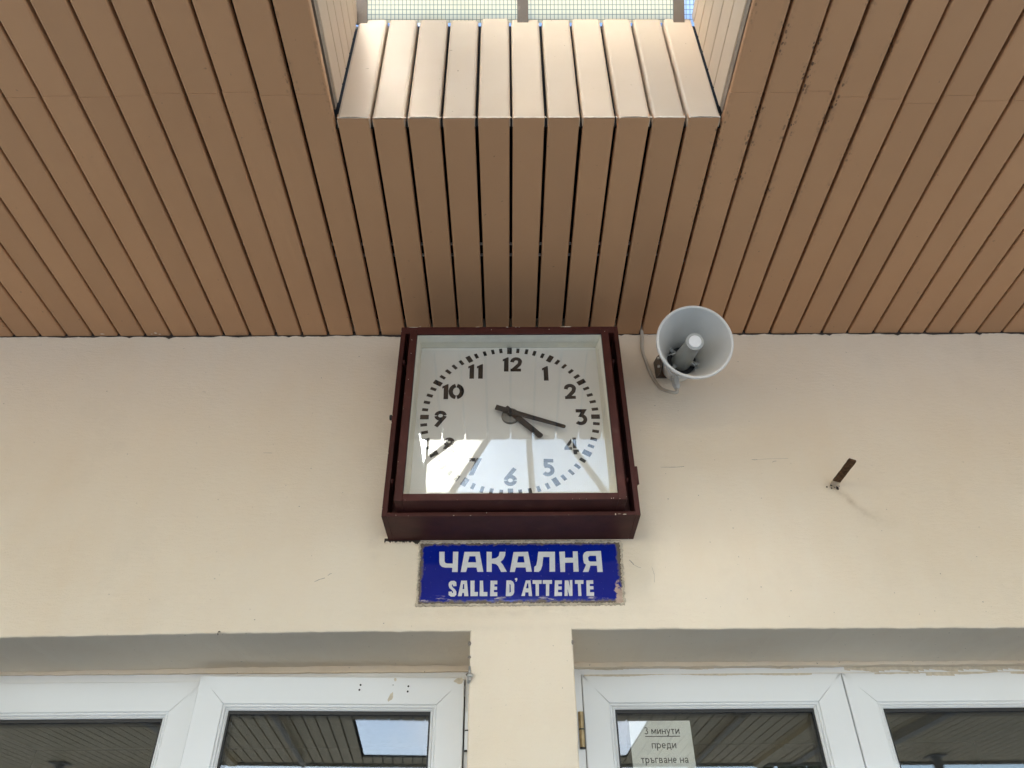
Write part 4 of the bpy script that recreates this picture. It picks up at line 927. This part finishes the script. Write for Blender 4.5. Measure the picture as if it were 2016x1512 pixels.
LET = {
 '3': (.72, [arc(.30, 1.03, .27, .26, 150, -90, 14), arc(.30, .38, .31, .31, 90, -150, 16)]),
 'м': (.98, [[(.09, 0), (.09, 1)], [(.89, 0), (.89, 1)], [(.12, .96), (.49, .22), (.86, .96)]]),
 'и': (.80, [[(.09, 1), (.09, 0)], [(.71, 0), (.71, 1)], [(.12, .08), (.68, .92)]]),
 'н': (.80, [[(.09, 0), (.09, 1)], [(.71, 0), (.71, 1)], [(.09, .52), (.71, .52)]]),
 'у': (.74, [[(.05, 1), (.38, .08)], [(.69, 1), (.36, .02), (.22, -.32), (.04, -.34)]]),
 'т': (.70, [[(.0, .91), (.70, .91)], [(.35, 0), (.35, .91)]]),
 'п': (.78, [[(.09, 0), (.09, 1)], [(.69, 0), (.69, 1)], [(.09, .91), (.69, .91)]]),
 'р': (.80, [[(.09, -.42), (.09, 1)], arc(.40, .5, .31, .41, 180, -180, 22)]),
 'е': (.76, [arc(.38, .5, .30, .41, 0, 315, 20), [(.08, .5), (.68, .5)]]),
 'д': (.86, [[(.09, -.30), (.09, .08), (.77, .08), (.77, -.30)], [(.18, .08), (.28, .91), (.68, .91), (.68, .08)]]),
 'ъ': (.86, [[(.0, .91), (.26, .91), (.26, .09), (.58, .09)], [(.26, .52), (.56, .52)], arc(.56, .305, .20, .215, 90, -90, 10)]),
 'г': (.58, [[(.09, 0), (.09, .91), (.58, .91)]]),
 'в': (.76, [[(.09, 0), (.09, 1)], [(.09, .91), (.40, .91)], [(.09, .52), (.44, .52)], [(.09, .09), (.44, .09)], arc(.40, .715, .20, .195, 90, -90, 10), arc(.44, .305, .22, .215, 90, -90, 10)]),
 'а': (.74, [[(.62, 0), (.62, .60)], arc(.36, .62, .26, .29, 0, 155, 12), arc(.34, .27, .25, .19, 0, 360, 18)]),
}
def text(s, x, z, width, xh=.0150):
    tot = sum(.48 if c == ' ' else LET[c][0]+.16 for c in s)-.16; kx = width/tot; mb = MB(); cx = x-width/2; k = 0
    for c in s:
        if c == ' ': cx += .48*kx; continue
        for st in LET[c][1]:
            lp = stroke(st, SW); k += 1
            n2 = len(lp)//2                       # strip of quads, so curved strokes stay clean
            for i in range(n2-1):
                q = [lp[i], lp[i+1], lp[-2-i], lp[-1-i]]
                mb.poly([(cx+p[0]*kx, NY-.0002-.00001*(k % 7), z+p[1]*xh) for p in q])
        cx += (LET[c][0]+.16)*kx
    return mb.build('lettering', 'ink_blue', note, mat=KN)
text('3 минути', .4920, .5335, .1110); text('преди', .4930, .4920, .0770); text('тръгване на', .4900, .4500, .1480)
mb = MB(); mb.box(.4370, .5480, NY-.0004, NY-.0001, .5255, .5280); mb.build('underline', 'ink_blue', note, mat=KN)

# ------------------------------------------------------------------ trees across the tracks (seen only as reflections)
def tree(x, y, h, seed, label):
    rr = random.Random(seed); t = thing('tree', label, 'tree', (x, y, GND-.35), 'trees across the tracks')
    g = GND-.35
    mb = MB(); mb.tube([(x, y, g), (x+.1, y, g+h*.35), (x-.1, y+.1, g+h*.75)], [.18, .13, .04], 10)
    for k in range(7):
        a = rr.uniform(0, 6.28); z = g+h*rr.uniform(.3, .6); mb.tube([(x, y, z), (x+h*.22*math.cos(a), y+h*.22*math.sin(a), z+h*.25)], [.06, .015], 6)
    mb.build('trunk', 'bark', t, mat=at(t))
    mb = MB()
    for k in range(2600):
        while True:
            v = Vector((rr.uniform(-1, 1), rr.uniform(-1, 1), rr.uniform(-1, 1)))
            if v.length < 1 and math.sin(v.x*4+seed)+math.sin(v.y*5)+math.sin(v.z*4.4+1) > -.7: break
        c = Vector((x, y, g+h*.66)) + Vector((v.x*h*.32, v.y*h*.32, v.z*h*.36)); s = rr.uniform(.08, .17)
        d1 = Vector((rr.uniform(-1, 1), rr.uniform(-1, 1), rr.uniform(-1, 1))).normalized(); d2 = d1.orthogonal().normalized()
        mb.poly([c-d1*s, c+d2*s*.5, c+d1*s, c-d2*s*.5])
    mb.build('crown', 'leaf', t, mat=at(t))
tree(7.5, -17, 6.2, 3, 'leafy tree across the tracks beyond the right end of the canopy')
tree(-9.5, -22, 6.0, 5, 'leafy tree across the tracks beyond the left end of the canopy')
